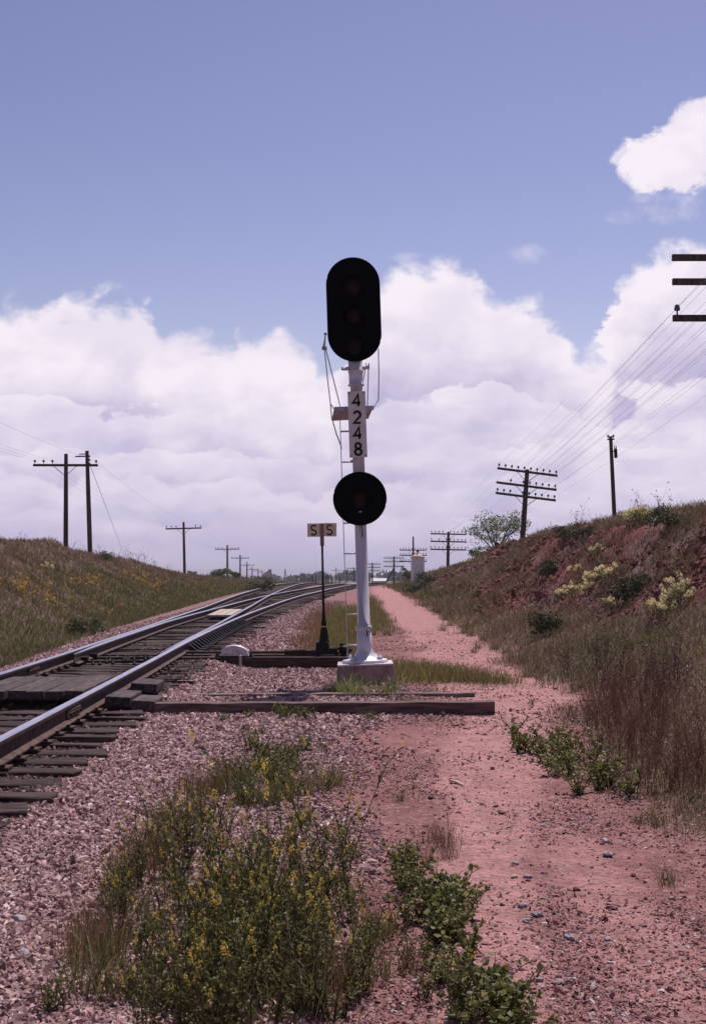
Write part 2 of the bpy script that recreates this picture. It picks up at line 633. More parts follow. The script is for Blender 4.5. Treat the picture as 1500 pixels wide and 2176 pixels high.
def Hs(x, y):
    return float(H(np.array([x]), np.array([y]))[0])


def G(px, py):
    """where the line of sight of the survey point meets the ground"""
    d = ray(px, py)
    d = d / d.y
    ys = np.exp(np.linspace(math.log(3.0), math.log(900), 6000))
    zz = H(d.x * ys, ys)
    hit = np.nonzero(EYE + d.z * ys < zz)[0]
    i = hit[0] if len(hit) else len(ys) - 1
    return Vector((d.x * ys[i], ys[i], float(zz[i])))


def path_w(x, y):
    c = np.interp(y, [0, 5, 7.3, 9, 12, 16, 22, 35, 60, 90, 130, 200], [.5, .52, .66, .92, 1.2, 1.75, 2.05, 1.9, 1.85, 1.9, 2.4, 5])
    wd = np.interp(y, [0, 5, 8, 12, 16, 22, 35, 60, 200], [.28, .28, .32, .6, .75, .85, .85, .8, 1.0])
    n = (fbm(x * 1.1, y * .8, 51, 4) - .5) * 1.1 * np.clip(wd, .35, 1)
    a = 1 - sst(np.abs(x - c) + n, wd * .6, wd * 1.2)
    b_ = (1 - sst(np.abs(x - np.interp(y, [0, 6, 8, 12], [1.15, 1.2, 1.25, 1.3])) + n, .12, .32)) * (1 - sst(y, 7, 9.5)) * .75
    return np.maximum(a, b_)


def grass_w(x, y):
    """where green-brown growth covers the ground"""
    n = (fbm(x * .9, y * .7, 61, 4) - .5) * 1.4
    right = sst(x + n * .8, toe_r(y) - .35, toe_r(y) + .35)
    c = Xc(y)
    left = 1 - sst(x + n * .35, c - 2.35, c - 1.9)
    wedge = (1 - sst(np.abs(y - 21.2) + n * .8, 1.6, 3.4)) * sst(x, .35, .7) * (1 - sst(x + (y - 18.5) * .215 + n * .3, 1.9, 2.6))
    mid = sst(y, 24.2, 25.2) * (1 - sst(y, 46, 60)) * (1 - sst(np.abs(x - np.interp(y, [24, 34, 60], [-.3, -.5, -.3])) + n * .5, .55, 1.05))
    far = sst(y, 105, 135) * np.where(x > Xc(y) + div(y) + 2.4, 1, 0)
    mid = np.maximum(mid, sst(y, 30, 38) * (1 - sst(y, 62, 80)) * (1 - sst(np.abs(x - .75) + n * .5, .15, .45)) * .8)
    return np.clip(np.maximum.reduce([right, left, wedge, mid, far]), 0, 1)


def bare_bank(x, y):
    """eroded red faces of the right bank"""
    tr = toe_r(y)
    s = (x - tr) / (7.4 - tr)
    n = .6 * fbm(x * 1.0, y * .16, 71, 4) + .4 * fbm(x * 2.2, y * .7, 72, 3)
    m_ = sst(s + (n - .5) * 1.1, .30, .46) * (1 - sst(s + (n - .5) * .5, .92, 1.04))
    dens = sst(n + np.interp(y, [0, 20, 28, 40, 60, 75, 95], [.06, .17, .20, .17, .09, .0, -.3]), .47, .55)
    return m_ * dens * np.clip((115 - y) / 20, 0, 1)


def axis(segs):
    a = []
    for x0, x1, st in segs:
        a.append(np.arange(x0, x1, st))
    return np.concatenate(a)


gx = np.concatenate([-np.exp(np.linspace(math.log(4000), math.log(16.6), 40)), axis([(-16, -7, .22), (-7, -2.4, .10), (-2.4, 3.4, .055), (3.4, 8.2, .10), (8.2, 12, .3)]), np.exp(np.linspace(math.log(12.3), math.log(4000), 40))])
gy = np.concatenate([axis([(-12, 3.6, .6), (3.6, 10, .05), (10, 24, .09)]), np.exp(np.linspace(math.log(24), math.log(130), 330)), np.exp(np.linspace(math.log(131), math.log(6000), 110))])
GX, GY = np.meshgrid(gx, gy)
GZ = H(GX, GY)
nx, ny = len(gx), len(gy)
V = np.stack([GX.ravel(), GY.ravel(), GZ.ravel()], 1)
idx = np.arange(nx * ny).reshape(ny, nx)
FQ = np.stack([idx[:-1, :-1].ravel(), idx[:-1, 1:].ravel(), idx[1:, 1:].ravel(), idx[1:, :-1].ravel()], 1)
x, y = V[:, 0], V[:, 1]
dirt = np.array([.275, .128, .125])
sand = np.array([.450, .232, .226])
ball = np.array([.240, .138, .138])
oily = np.array([.050, .028, .028])
grs = np.array([.105, .070, .050])
red = np.array([.150, .043, .040])
plain = np.array([.120, .110, .060])


def lerp(a, b, t):
    return a + (b - a) * t[:, None]


c = np.tile(dirt, (len(V), 1))
c = c * (.85 + .3 * fbm(x * 1.3, y * 1.3, 81, 4))[:, None]
c = lerp(c, np.tile(sand, (len(V), 1)), path_w(x, y) * .85)
edge_b = np.interp(y, [0, 5, 9, 12, 16, 20, 30], [-.75, -.6, -.5, -.25, .1, .0, 0])
bw = 1 - sst(x + (fbm(x * 1.5, y * 1.5, 82, 3) - .5) * .8, edge_b - .25, edge_b + .35)
bw = np.where(y < 24, bw, 1 - sst(x + (fbm(x * 1.5, y * 1.5, 82, 3) - .5) * .6, np.interp(y, [24, 34, 60, 90], [-.9, -1.1, -.8, .2]), np.interp(y, [24, 34, 60, 90], [-.5, -.6, -.3, .9])))
bw = np.maximum(bw, track_w(x, y))
c = lerp(c, np.tile(ball, (len(V), 1)), np.clip(bw, 0, 1))
cc = Xc(y)
dvv = np.where(y > 20, div(y), 0)
inn = sst(x, cc - 1.2, cc - .8) * (1 - sst(x, cc + dvv + .8, cc + dvv + 1.2)) * (1 - sst(y, 120, 150) * .5)
inn2 = inn * np.where(y > 66, 1 - sst(x, cc + .9, cc + 1.2) * (1 - sst(x, cc + dvv - 1.2, cc + dvv - .9)), 1)
c = lerp(c, np.tile(oily, (len(V), 1)), inn2 * .75)
g_ = grass_w(x, y)
gc = lerp(np.tile(grs, (len(V), 1)), np.tile(np.array([.085, .080, .040]), (len(V), 1)), fbm(x * .4, y * .25, 83, 3))
c = lerp(c, gc, g_ * .92)
c = lerp(c, np.tile(red, (len(V), 1)) * (.7 + .6 * fbm(x * 2.2, y * 1.2, 84, 4))[:, None], bare_bank(x, y))
bb_ = bare_bank(x, y)
c = lerp(c, np.tile(np.array([.19, .080, .082]), (len(V), 1)), bb_ * sst(fbm(x * 1.6, y * .35, 85, 4), .55, .68) * .8)
c = lerp(c, np.tile(np.array([.135, .095, .085]), (len(V), 1)), bb_ * sst(fbm(x * 1.1 + 7, y * .5, 86, 4), .5, .62) * .75)
c = lerp(c, np.tile(plain, (len(V), 1)), sst(y, 140, 200))

mt, n, b, o_ = material('earth')
at = n.node('ShaderNodeAttribute', attribute_name='Col')
geo = n.node('ShaderNodeNewGeometry')
pos = geo.outputs['Position']
fine = n.noise(pos, 38, 6, 0.7)
mid_ = n.noise(pos, 4.5, 6, 0.6)
k = n.math('ADD', n.math('MULTIPLY', n.step(fine, .25, .75), .55), n.math('ADD', n.math('MULTIPLY', n.step(mid_, .3, .7), .35), .5))
base = n.mix(1.0, at.outputs['Color'], n.comb(k, k, k), 'MULTIPLY')
vor = n.voro(pos, 30, 'F1', 'Color')
sepv = n.node('ShaderNodeSeparateColor')
n.l.new(vor, sepv.inputs[0])
peb = n.step(sepv.outputs[0], .74, .80)
base = n.mix(n.math('MULTIPLY', peb, .55), base, n.mix(sepv.outputs[1], (.12, .054, .052, 1), (.44, .28, .275, 1)))
n.l.new(base, b.inputs['Base Color'])
b.inputs['Roughness'].default_value = .95
b.inputs['Specular IOR Level'].default_value = .1
bn = n.node('ShaderNodeBump')
bn.inputs['Strength'].default_value = .7
bn.inputs['Distance'].default_value = .03
hh = n.math('ADD', fine, n.math('MULTIPLY', n.voro(pos, 26), -.7))
n.l.new(hh, bn.inputs['Height'])
n.l.new(bn.outputs[0], b.inputs['Normal'])
M_earth = mt
ground = np_mesh('ground', V, FQ, M_earth, c, smooth=True)
ground['kind'] = 'structure'
ground['label'] = 'red earth and pale gravel ground with weedy cut banks on both sides'

# ------------------------------------------------------------------ stones (ballast bed and dirt pebbles)
PHI = (1 + 5 ** .5) / 2
ICO_V = np.array([(-1, PHI, 0), (1, PHI, 0), (-1, -PHI, 0), (1, -PHI, 0), (0, -1, PHI), (0, 1, PHI), (0, -1, -PHI), (0, 1, -PHI), (PHI, 0, -1), (PHI, 0, 1), (-PHI, 0, -1), (-PHI, 0, 1)]) / math.sqrt(1 + PHI ** 2)
ICO_F = np.array([(0, 11, 5), (0, 5, 1), (0, 1, 7), (0, 7, 10), (0, 10, 11), (1, 5, 9), (5, 11, 4), (11, 10, 2), (10, 7, 6), (7, 1, 8), (3, 9, 4), (3, 4, 2), (3, 2, 6), (3, 6, 8), (3, 8, 9), (4, 9, 5), (2, 4, 11), (6, 2, 10), (8, 6, 7), (9, 8, 1)])


def rot_np(n_, tilt=.6):
    a = rng.uniform(0, 2 * np.pi, n_)
    bx = rng.normal(0, tilt, n_)
    by = rng.normal(0, tilt, n_)
    ca, sa, cb, sb, cg, sg = np.cos(a), np.sin(a), np.cos(bx), np.sin(bx), np.cos(by), np.sin(by)
    Z0, O1 = np.zeros(n_), np.ones(n_)
    Rz = np.stack([ca, -sa, Z0, sa, ca, Z0, Z0, Z0, O1], 1).reshape(-1, 3, 3)
    Rx = np.stack([O1, Z0, Z0, Z0, cb, -sb, Z0, sb, cb], 1).reshape(-1, 3, 3)
    Ry = np.stack([cg, Z0, sg, Z0, O1, Z0, -sg, Z0, cg], 1).reshape(-1, 3, 3)
    return Rx @ Ry @ Rz


def stones(name, XY, size, col, label, flat=.6, sink=.25):
    N = len(XY)
    shp = ICO_V[None] * (1 + rng.uniform(-.38, .38, (N, 12, 1)))
    ax = np.stack([rng.uniform(.9, 1.9, N), rng.uniform(.6, 1.0, N), rng.uniform(.28, .7, N) * flat / .6], 1)
    shp = shp * ax[:, None, :] * size[:, None, None]
    Rm = rot_np(N)
    shp = np.einsum('nij,nkj->nki', Rm, shp)
    z = H(XY[:, 0], XY[:, 1]) + size * (flat * .7 - sink)
    Pp = np.stack([XY[:, 0], XY[:, 1], z], 1)
    Vv = (shp + Pp[:, None, :]).reshape(-1, 3)
    Ff = (ICO_F[None] + (np.arange(N) * 12)[:, None, None]).reshape(-1, 3)
    Cc = np.repeat(col, 12, axis=0)
    o = np_mesh(name, Vv, Ff, M_stone, Cc)
    o['kind'] = 'stuff'
    o['label'] = label
    return o


def sample(n_, y0, y1, x0, x1, power=1.4):
    u = rng.uniform(0, 1, n_)
    p = 1 - power
    yy = (y0 ** p + u * (y1 ** p - y0 ** p)) ** (1 / p)
    xx = rng.uniform(x0, x1, n_)
    return xx, yy


# ballast
xx, yy = sample(720000, 3.6, 62, -5.9, 1.2, 1.45)
eb = np.interp(yy, [0, 5, 9, 12, 16, 20, 30], [-.75, -.6, -.5, -.25, .1, .0, 0])
wgt = np.maximum((1 - sst(xx + (fbm(xx * 1.5, yy * 1.5, 82, 3) - .5) * 1.0, eb - .4, eb + .7)) * (yy < 24), track_w(xx, yy) ** .7)
wgt = np.maximum(wgt, (yy >= 24) * (1 - sst(xx, np.interp(yy, [24, 34, 60, 90], [-.9, -1.1, -.8, .2]), np.interp(yy, [24, 34, 60, 90], [-.5, -.6, -.3, .9]))))
wgt = wgt * np.where(xx < Xc(yy) - 2.2, .25, 1)
dvv = np.where(yy > 20, div(yy), 0)
inside = (xx > Xc(yy) - 1.25) & (xx < Xc(yy) + dvv + 1.25)
keep = (rng.uniform(0, 1, len(xx)) < wgt * np.where(inside, .6, 1)) & (np.abs(xx) < 1.2 + yy * .30)
xx, yy = xx[keep], yy[keep]
sz = rng.lognormal(math.log(.0108), .36, len(xx)).clip(0, .021) * np.clip(yy / 10, 1, 1.7)
t_ = rng.uniform(0, 1, (len(xx), 1))
col = (np.array([.17, .090, .090]) * (1 - t_) + np.array([.55, .36, .36]) * t_) * rng.uniform(.65, 1.15, (len(xx), 1))
pale = rng.uniform(0, 1, len(xx)) < .06
col[pale] = np.array([.64, .50, .50])
ins = (xx > Xc(yy) - 1.25) & (xx < Xc(yy) + np.where(yy > 20, div(yy), 0) + 1.25)
col[ins] *= .42
stones('ballast_gravel', np.stack([xx, yy], 1), sz, col, 'pinkish crushed stone ballast along the railway track', .6, .2)
NB = len(xx)
# pebbles of the dirt path
xx, yy = sample(330000, 3.8, 34, -1.5, 4.2, 1.6)
pw = path_w(xx, yy)
keep = rng.uniform(0, 1, len(xx)) < np.clip(.30 + .9 * (fbm(xx * .8, yy * .8, 92, 3) - .38) * 2.2, .08, 1) * (1 - .72 * pw) * (1 - .6 * grass_w(xx, yy))
keep &= np.abs(xx) < 1.2 + yy * .30
xx, yy = xx[keep], yy[keep]
sz = rng.lognormal(math.log(.0052), .48, len(xx)).clip(0, .016) * np.clip(yy / 9, 1, 1.6)
t_ = rng.uniform(0, 1, (len(xx), 1))
col = (np.array([.19, .085, .082]) * (1 - t_) + np.array([.48, .28, .275]) * t_)
gr = rng.uniform(0, 1, len(xx)) < .06
col[gr] = np.array([.56, .49, .50])
stones('dirt_gravel', np.stack([xx, yy], 1), sz, col, 'small red and grey pebbles strewn over the dirt path', .55)

# ------------------------------------------------------------------ track
RAIL_PROF = [(-.072, 0), (.072, 0), (.072, .012), (.012, .028), (.010, .118), (.036, .130), (.0365, .158), (.026, .1705), (-.026, .1705), (-.0365, .158), (-.036, .130), (-.010, .118), (-.012, .028), (-.072, .012)]


def rail(name, fx, y0, y1, label, dz=0.0, taper=None, step=.6):
    ys = np.arange(y0, y1 + .01, step)
    if taper:
        ys = np.unique(np.concatenate([ys, np.linspace(y0, y0 + taper, 8)]))
    xs = fx(ys)
    zs = z_rail(ys) - .1705 + dz
    np_ = len(RAIL_PROF)
    tan = np.gradient(xs, ys)
    vs = []
    for i in range(len(ys)):
        k = 1.0
        if taper:
            k = min(1.0, .15 + .85 * (ys[i] - y0) / taper)
        for (a, h) in RAIL_PROF:
            a2 = a * (k if h > .1 else 1)
            vs.append((xs[i] + a2, ys[i] - a2 * tan[i], zs[i] + h - (.012 * (1 - k) if h > .1 else 0)))
    fs, mi = [], []
    for i in range(len(ys) - 1):
        for k in range(np_):
            k2 = (k + 1) % np_
            fs.append((i * np_ + k, i * np_ + k2, (i + 1) * np_ + k2, (i + 1) * np_ + k))
            mi.append(1 if k in (6, 7, 8) else 0)
    fs.append(tuple(reversed(range(np_))))
    mi.append(0)
    fs.append(tuple(range((len(ys) - 1) * np_, len(ys) * np_)))
    mi.append(0)
    m_ = MB()
    m_.add(vs, fs, False, mi)
    r_ = m_.build(name, [M_rust, M_head])
    tag(r_, label, 'rail', 'rails of the turnout')
    return r_


def x_right(Y):
    return X1(Y) + 1.505 + div(Y)


def x_main_r(Y):
    return X1(Y) + 1.505


def x_point_l(Y):
    Y = np.asarray(Y, float)
    g = .17 * np.clip(1 - (Y - 20.8) / 13, 0, 1)
    return X1(Y) + div(Y) + g


r1 = rail('stock_rail', X1, 1.0, 150, 'leftmost rail, polished on top, running unbroken along the grassy ditch')
r4 = rail('stock_rail', x_right, 1.0, 150, 'rightmost rail, nearest the gravel slope, that bends right beyond the signal')
r3 = rail('switch_rail', lambda Y: x_main_r(Y) - .002 - .075 * np.clip(1 - (np.asarray(Y) - 21) / 13, 0, 1) ** 1.0, 21.2, 150, 'inner rail starting against the rightmost rail and crossing the frog towards the left', .003, 5.0)
r2 = rail('switch_rail', x_point_l, 20.9, 150, 'inner rail with a blunt open tip standing off the leftmost rail', .006, 2.2)


def rz(Y):
    return float(z_rail(np.array([Y]))[0])


def fl(fn, Y):
    return float(fn(np.array([Y]))[0])


# joint bars and braces bolted to the rails
def joint_bar(par, fn, Y, side):
    m_ = MB()
    xw = fl(fn, Y) + side * .026
    m_.box((xw, Y, rz(Y) - .098), (.024, .62, .075))
    for k in (-.22, -.08, .08, .22):
        m_.tube([(xw + side * .01, Y + k, rz(Y) - .098), (xw + side * .042, Y + k, rz(Y) - .098)], .017, 6)
    m_.build('joint_bar', M_rust, par, .004)


for Y in (12.9, 24.8, 36.5):
    joint_bar(r4, x_right, Y, 1)
for Y in (18.6, 30.4, 42):
    joint_bar(r1, X1, Y, 1)


def brace(par, fn, Y, side):
    m_ = MB()
    x0 = fl(fn, Y) + side * .05
    zb = rz(Y) - .168
    vs = [(x0, Y - .05, zb), (x0 + side * .17, Y - .05, zb), (x0, Y - .05, zb + .125), (x0, Y + .05, zb), (x0 + side * .17, Y + .05, zb), (x0, Y + .05, zb + .125)]
    m_.add(vs, [(0, 1, 2), (3, 5, 4), (0, 3, 4, 1), (1, 4, 5, 2), (0, 2, 5, 3)])
    m_.box((x0 + side * .12, Y, zb + .006), (.28, .17, .014))
    m_.build('rail_brace', M_iron, par)


# ties -------------------------------------------------------------
ORD = ['first', 'second', 'third', 'fourth', 'fifth', 'sixth', 'seventh', 'eighth', 'ninth', 'tenth', 'eleventh', 'twelfth', 'thirteenth', 'fourteenth', 'fifteenth', 'sixteenth', 'seventeenth', 'eighteenth', 'nineteenth', 'twentieth']


def tie_mesh(L, name='tie', mat=None, seed=0, w_=.225, h_=.18):
    rr = random.Random(seed)
    m_ = MB()
    n_ = 7
    vs = []
    for i in range(n_ + 1):
        t = i / n_
        for (sy, sz) in ((-1, -1), (1, -1), (1, 1), (-1, 1)):
            vs.append(((t - .5) * L + (rr.uniform(-.03, .03) if i in (0, n_) else 0), sy * (w_ / 2) + rr.uniform(-.014, .014), (0 if sz > 0 else -h_) + (rr.uniform(-.024, .004) if sz > 0 else 0)))
    fs = []
    for i in range(n_):
        for k in range(4):
            k2 = (k + 1) % 4
            fs.append((i * 4 + k, i * 4 + k2, (i + 1) * 4 + k2, (i + 1) * 4 + k))
    fs += [(3, 2, 1, 0), tuple(range(n_ * 4, n_ * 4 + 4))]
    m_.add(vs, [tuple(reversed(f)) for f in fs])
    return m_


TIE_DATA = {}


def tie(Y, xa, xb, label, group, plates=(), rot=None):
    key = (round((xb - xa) * 2) / 2, random.randrange(4))
    if key not in TIE_DATA:
        o = tie_mesh(key[0], seed=hash(key) % 999).build('tie', M_tie, None, .008)
        TIE_DATA[key] = o.data
        me = o
    else:
        me = bpy.data.objects.new('tie', TIE_DATA[key])
        COL.objects.link(me)
        bb = me.modifiers.new('bevel', 'BEVEL')
        bb.width = .008
        bb.segments = 1
    tan = -.03 + .0004 * max(Y - 20, 0)
    me.location = ((xa + xb) / 2, Y, rz(Y) - .1705 - .016)
    me.rotation_euler = (random.uniform(-.02, .02), random.uniform(-.006, .006), -tan + random.uniform(-.018, .018))
    me.scale = ((xb - xa) / key[0], random.uniform(.9, 1.1), 1)
    tag(me, label, 'railroad tie', group)
    for px in plates:
        m_ = MB()
        m_.box((0, 0, .008), (.27, .18, .016))
        for sx, sy in ((-.09, .06), (.09, -.06), (-.09, -.05)):
            m_.box((sx, sy, .026), (.03, .03, .026))
        pl = m_.build('tie_plate', M_rust, me)
        pl.location = ((px - me.location.x) / me.scale.x, 0, 0)
        pl.scale = (1 / me.scale.x, 1 / me.scale.y, 1)
    return me


GT = 'ties under the tracks'
Y = 14.05
near = []
Yk = 13.9
while Yk > 6.4:
    near.append(Yk)
    Yk -= .535 + random.uniform(-.03, .03)
for i, Yk in enumerate(near):
    c_ = fl(Xc, Yk)
    ov = random.uniform(-.06, .08)
    tie(Yk, c_ - 1.3 + ov, c_ + 1.32 + ov, 'weathered brown tie, %s one on the camera side of the plank crossing' % (ORD[i]), GT,
        (fl(X1, Yk), fl(x_main_r, Yk)))
# under and just beyond the planks
Yk, i = 16.9, 0
for Yk, lab in ((14.75, 'dark tie buried under the front of the plank crossing'), (15.6, 'dark tie buried under the middle of the plank crossing'), (16.4, 'dark tie buried under the back of the plank crossing')):
    c_ = fl(Xc, Yk)
    tie(Yk, c_ - 1.3, c_ + 1.3, lab, GT)
Yk, i = 17.0, 0
while Yk < 22.2:
    c_ = fl(Xc, Yk)
    tie(Yk, c_ - 1.3, c_ + 1.36 + random.uniform(-.05, .1), 'brown tie, %s one beyond the plank crossing' % ORD[i], GT, (fl(X1, Yk), fl(x_main_r, Yk)))
    Yk += .53 + random.uniform(-.02, .02)
    i += 1
# the two head blocks that carry the switch stand
for k, (Yh, lab) in enumerate(((23.15, 'long dark head block timber whose near face shows, carrying the switch stand'), (23.95, 'long head block timber behind the other, under the switch stand'))):
    c_ = fl(Xc, Yh)
    m_ = MB()
    xa, xb = c_ - 1.35, -.02
    m_.box(((xa + xb) / 2, Yh, rz(Yh) - .1865 - .10), (xb - xa, .25, .20))
    hb = m_.build('head_block', M_tie, None, .01)
    tag(hb, lab, 'timber', 'head blocks of the switch')
# switch ties to the frog and past it
Yk, i = 24.55, 0
while Yk < 74:
    c_ = fl(Xc, Yk)
    d_ = fl(div, Yk)
    lab = ('switch tie, %s one beyond the switch stand head blocks' % ORD[i]) if i < 20 else 'dark switch tie in the far part of the turnout'
    rails_ = [fl(X1, Yk), fl(x_right, Yk)]
    t_ = tie(Yk, c_ - 1.3, c_ + d_ + 1.3 + random.uniform(-.05, .3), lab, GT, rails_ if Yk < 40 else ())
    if 24 < Yk < 38:
        brace(r4, x_right, Yk, 1)
    Yk += .54 + random.uniform(-.03, .03)
    i += 1
Yk = 74.2
while Yk < 128:
    for off, lab in ((0, 'small far tie of the left track near the crest'), (fl(div, Yk), 'small far tie of the right track near the crest')):
        c_ = fl(Xc, Yk) + off
        tie(Yk + (0 if off == 0 else .2), c_ - 1.3, c_ + 1.3, lab, GT)
    Yk += .62

# plank crossing -----------------------------------------------------
GP = 'planks of the crossing'
tan0 = .03
names_ = ['leftmost, beside the leftmost rail', 'second from the left', 'third from the left', 'fourth from the left', 'fifth from the left', 'rightmost, beside the right rail']
for k in range(6):
    xm = fl(X1, 15.4) + .155 + .1 + k * .2 + .02
    m_ = MB()
    L = 2.15 + random.uniform(-.06, .06)
    m_.box((0, 0, 0), (.188, L, .095))
    pl = m_.build('crossing_plank', M_plank, None, .012)
    pl.location = (xm, 15.45 + random.uniform(-.05, .05), rz(15.4) - .075 + random.uniform(-.008, .008))
    pl.rotation_euler = (random.uniform(-.004, .004), random.uniform(-.03, .03), R(1.7) + random.uniform(-.006, .006))
    tag(pl, 'grey brown crossing plank between the rails, %s' % names_[k], 'plank', GP)
xr_ = fl(x_right, 15)
for (dx, Yp, L, w_, dz, lab) in ((.25, 14.75, .85, .26, -.135, 'short dark plank lying against the outer side of the right rail'),
                                 (.53, 14.55, .70, .24, -.165, 'short grey plank at the left end of the front set-off timber'),
                                 (.27, 16.35, .75, .3, -.125, 'short plank outside the right rail at the back of the crossing')):
    m_ = MB()
    m_.box((0, 0, 0), (w_, L, .11))
    pl = m_.build('crossing_plank', M_plank, None, .012)
    pl.location = (xr_ + dx, Yp, rz(15) + dz)
    pl.rotation_euler = (0, R(3), R(2) + random.uniform(-.03, .03))
    tag(pl, lab, 'plank', GP)

# set-off timbers
for (Ya, Yb, xa, xb, za, zb, th, wd, mat, lab) in (
        (14.32, 14.25, -2.15, 1.44, .315, .345, .16, .2, M_timber, 'long square timber in front of the signal with its dark near face showing'),
        (16.25, 16.3, -2.1, 1.42, .245, .262, .13, .17, M_timber_old, 'long low timber half buried in gravel at the foot of the signal')):
    rr = random.Random(xa)
    m_ = MB()
    n_ = 14
    vs, fs = [], []
    for i in range(n_ + 1):
        t = i / n_
        xx_ = xa + (xb - xa) * t
        yy_ = Ya + (Yb - Ya) * t
        zt = za + (zb - za) * t + rr.uniform(-.006, .006)
        for (sy, z_) in ((-1, zt - th), (1, zt - th), (1, zt), (-1, zt)):
            vs.append((xx_, yy_ + sy * wd / 2 + rr.uniform(-.006, .006), z_))
    for i in range(n_):
        for k in range(4):
            k2 = (k + 1) % 4
            fs.append((i * 4 + k2, i * 4 + k, (i + 1) * 4 + k, (i + 1) * 4 + k2))
    fs += [(0, 1, 2, 3), tuple(reversed(range(n_ * 4, n_ * 4 + 4)))]
    m_.add(vs, fs)
    tb = m_.build('set_off_timber', mat, None, .01)
    tag(tb, lab, 'timber', 'set-off timbers')

# pale board between the inner rails
Ya = 41
m_ = MB()
Yq = [40.0, 46.0]
for j in range(3):
    x0 = fl(x_point_l, 43) + .2 + j * .24
    vs = []
    for zz in (-.10, -.05):
        for (dx, yy_) in ((0, 40.2), (.22, 40.2), (.22, 45.8), (0, 45.8)):
            vs.append((x0 + dx - .024 * (yy_ - 43), yy_, rz(yy_) + zz))
    m_.add(vs, [(3, 2, 1, 0), (4, 5, 6, 7), (0, 1, 5, 4), (1, 2, 6, 5), (2, 3, 7, 6), (3, 0, 4, 7)])
tag(m_.build('crossing_deck', M_pale, None), 'pale bare boards lying between the inner rails beyond the switch', 'crossing boards')

# switch rods and fittings between the points
m_ = MB()
sr = empty('switch_rod', (0, 21.9, 0))
for k, Yr in enumerate((21.55, 22.45)):
    m_ = MB()
    z_ = rz(Yr) - .16
    m_.tube([(fl(X1, Yr) + .12, Yr - 21.9, z_), (fl(x_right, Yr) - .08, Yr - 21.9, z_)], .022, 8)
    m_.box((fl(X1, Yr) + .22, Yr - 21.9, z_ + .03), (.12, .10, .08))
    m_.box((fl(x_right, Yr) - .2, Yr - 21.9, z_ + .03), (.12, .10, .08))
    m_.build('rod', M_iron, sr)
m_ = MB()
for k in range(14):
    xq = fl(X1, 21.5) + .38 + random.uniform(0, .75)
    yq = random.uniform(-.9, .5)
    m_.lathe([(.028, 0), (.028, .03), (.016, .03), (.016, .085), (0, .09)], 7, (xq, yq, rz(21.9) - .19))
m_.build('bolt_row', M_iron, sr)
tag(sr, 'dark iron rods and bolts tying the two switch points together', 'switch rods')
m_ = MB()
Yr = 23.5
m_.tube([(fl(x_right, Yr) + .1, Yr, rz(Yr) - .13), (-.55, Yr, rz(Yr) - .13)], .024, 8)
m_.tube([(-1.15, Yr - .1, rz(Yr) - .12), (-.86, Yr - .1, rz(Yr) - .12)], .05, 10)
m_.tube([(-.84, Yr - .1, rz(Yr) - .12), (-.56, Yr - .1, rz(Yr) - .12)], .047, 10)
m_.tube([(-.87, Yr - .1, rz(Yr) - .12), (-.81, Yr - .1, rz(Yr) - .12)], .062, 10)
tag(m_.build('connecting_rod', M_rust, None), 'rusty throw rod lying along the head block to the switch stand', 'switch rod')

# point lock cover: white rounded metal housing on the head block
cx, cy, cz = -1.97, 23.2, rz(23.2) - .1865
pc = empty('switch_controller', (cx, cy, cz))
pc.scale = (1.2, 1.1, 1.25)
m_ = MB()
prof = [(-.19, 0)] + [(-.19 + .01 + .36 * t, .155 * math.sin(math.pi * (.12 + .76 * t)) ** .55) for t in np.linspace(0, 1, 14)] + [(.2, 0)]
m_.prism(prof, -.11, .11)
m_.build('housing', M_silver, pc, .012)
m_ = MB()
m_.prism([(x_ * .8, z_ * .8) for x_, z_ in prof], -.118, -.1125)
m_.tube([(.02, -.12, .075), (.02, -.135, .075)], .018, 8)
m_.build('cover', M_conc_top, pc)
m_ = MB()
m_.box((0, 0, .008), (.52, .25, .016))
for s in (-1, 1):
    m_.lathe([(.02, 0), (.02, .03), (0, .034)], 6, (s * .23, -.08, .017))
m_.build('base_plate', M_iron, pc)
tag(pc, 'white rounded metal housing with a round boss on the head block', 'switch machine')
m_ = MB()
g0 = Hs(-1.84, 22.6)
m_.tube([(-1.83, 22.7, g0 - .05), (-1.835, 22.7, g0 + .2)], [.022, .022], 8)
m_.lathe([(.027, 0), (.027, .02), (0, .03)], 8, (-1.835, 22.7, g0 + .195))
tag(m_.build('marker_stake', M_galv, None), 'short pale stake standing in front of the white switch housing', 'stake')

# ------------------------------------------------------------------ lettering from strokes


def arc(cx, cz, rx, rz_, a0, a1, n_=14):
    return [(cx + rx * math.cos(R(a0 + (a1 - a0) * i / n_)), cz + rz_ * math.sin(R(a0 + (a1 - a0) * i / n_))) for i in range(n_ + 1)]


GLYPH = {  # unit cell, width .6, height 1, centred on x
    '4': [[(.13, -.5), (.13, .48), (-.31, -.2), (.31, -.2)]],
    '2': [arc(0, .2, .27, .28, 165, -25) + [(-.27, -.48), (.29, -.48)]],
    '8': [arc(0, .245, .215, .235, 0, 360, 22), arc(0, -.25, .265, .25, 0, 360, 22)],
    'S': [arc(0, .235, .24, .245, 25, 270, 16)[:-1] + arc(0, -.245, .26, .245, 90, -155, 16)],
}


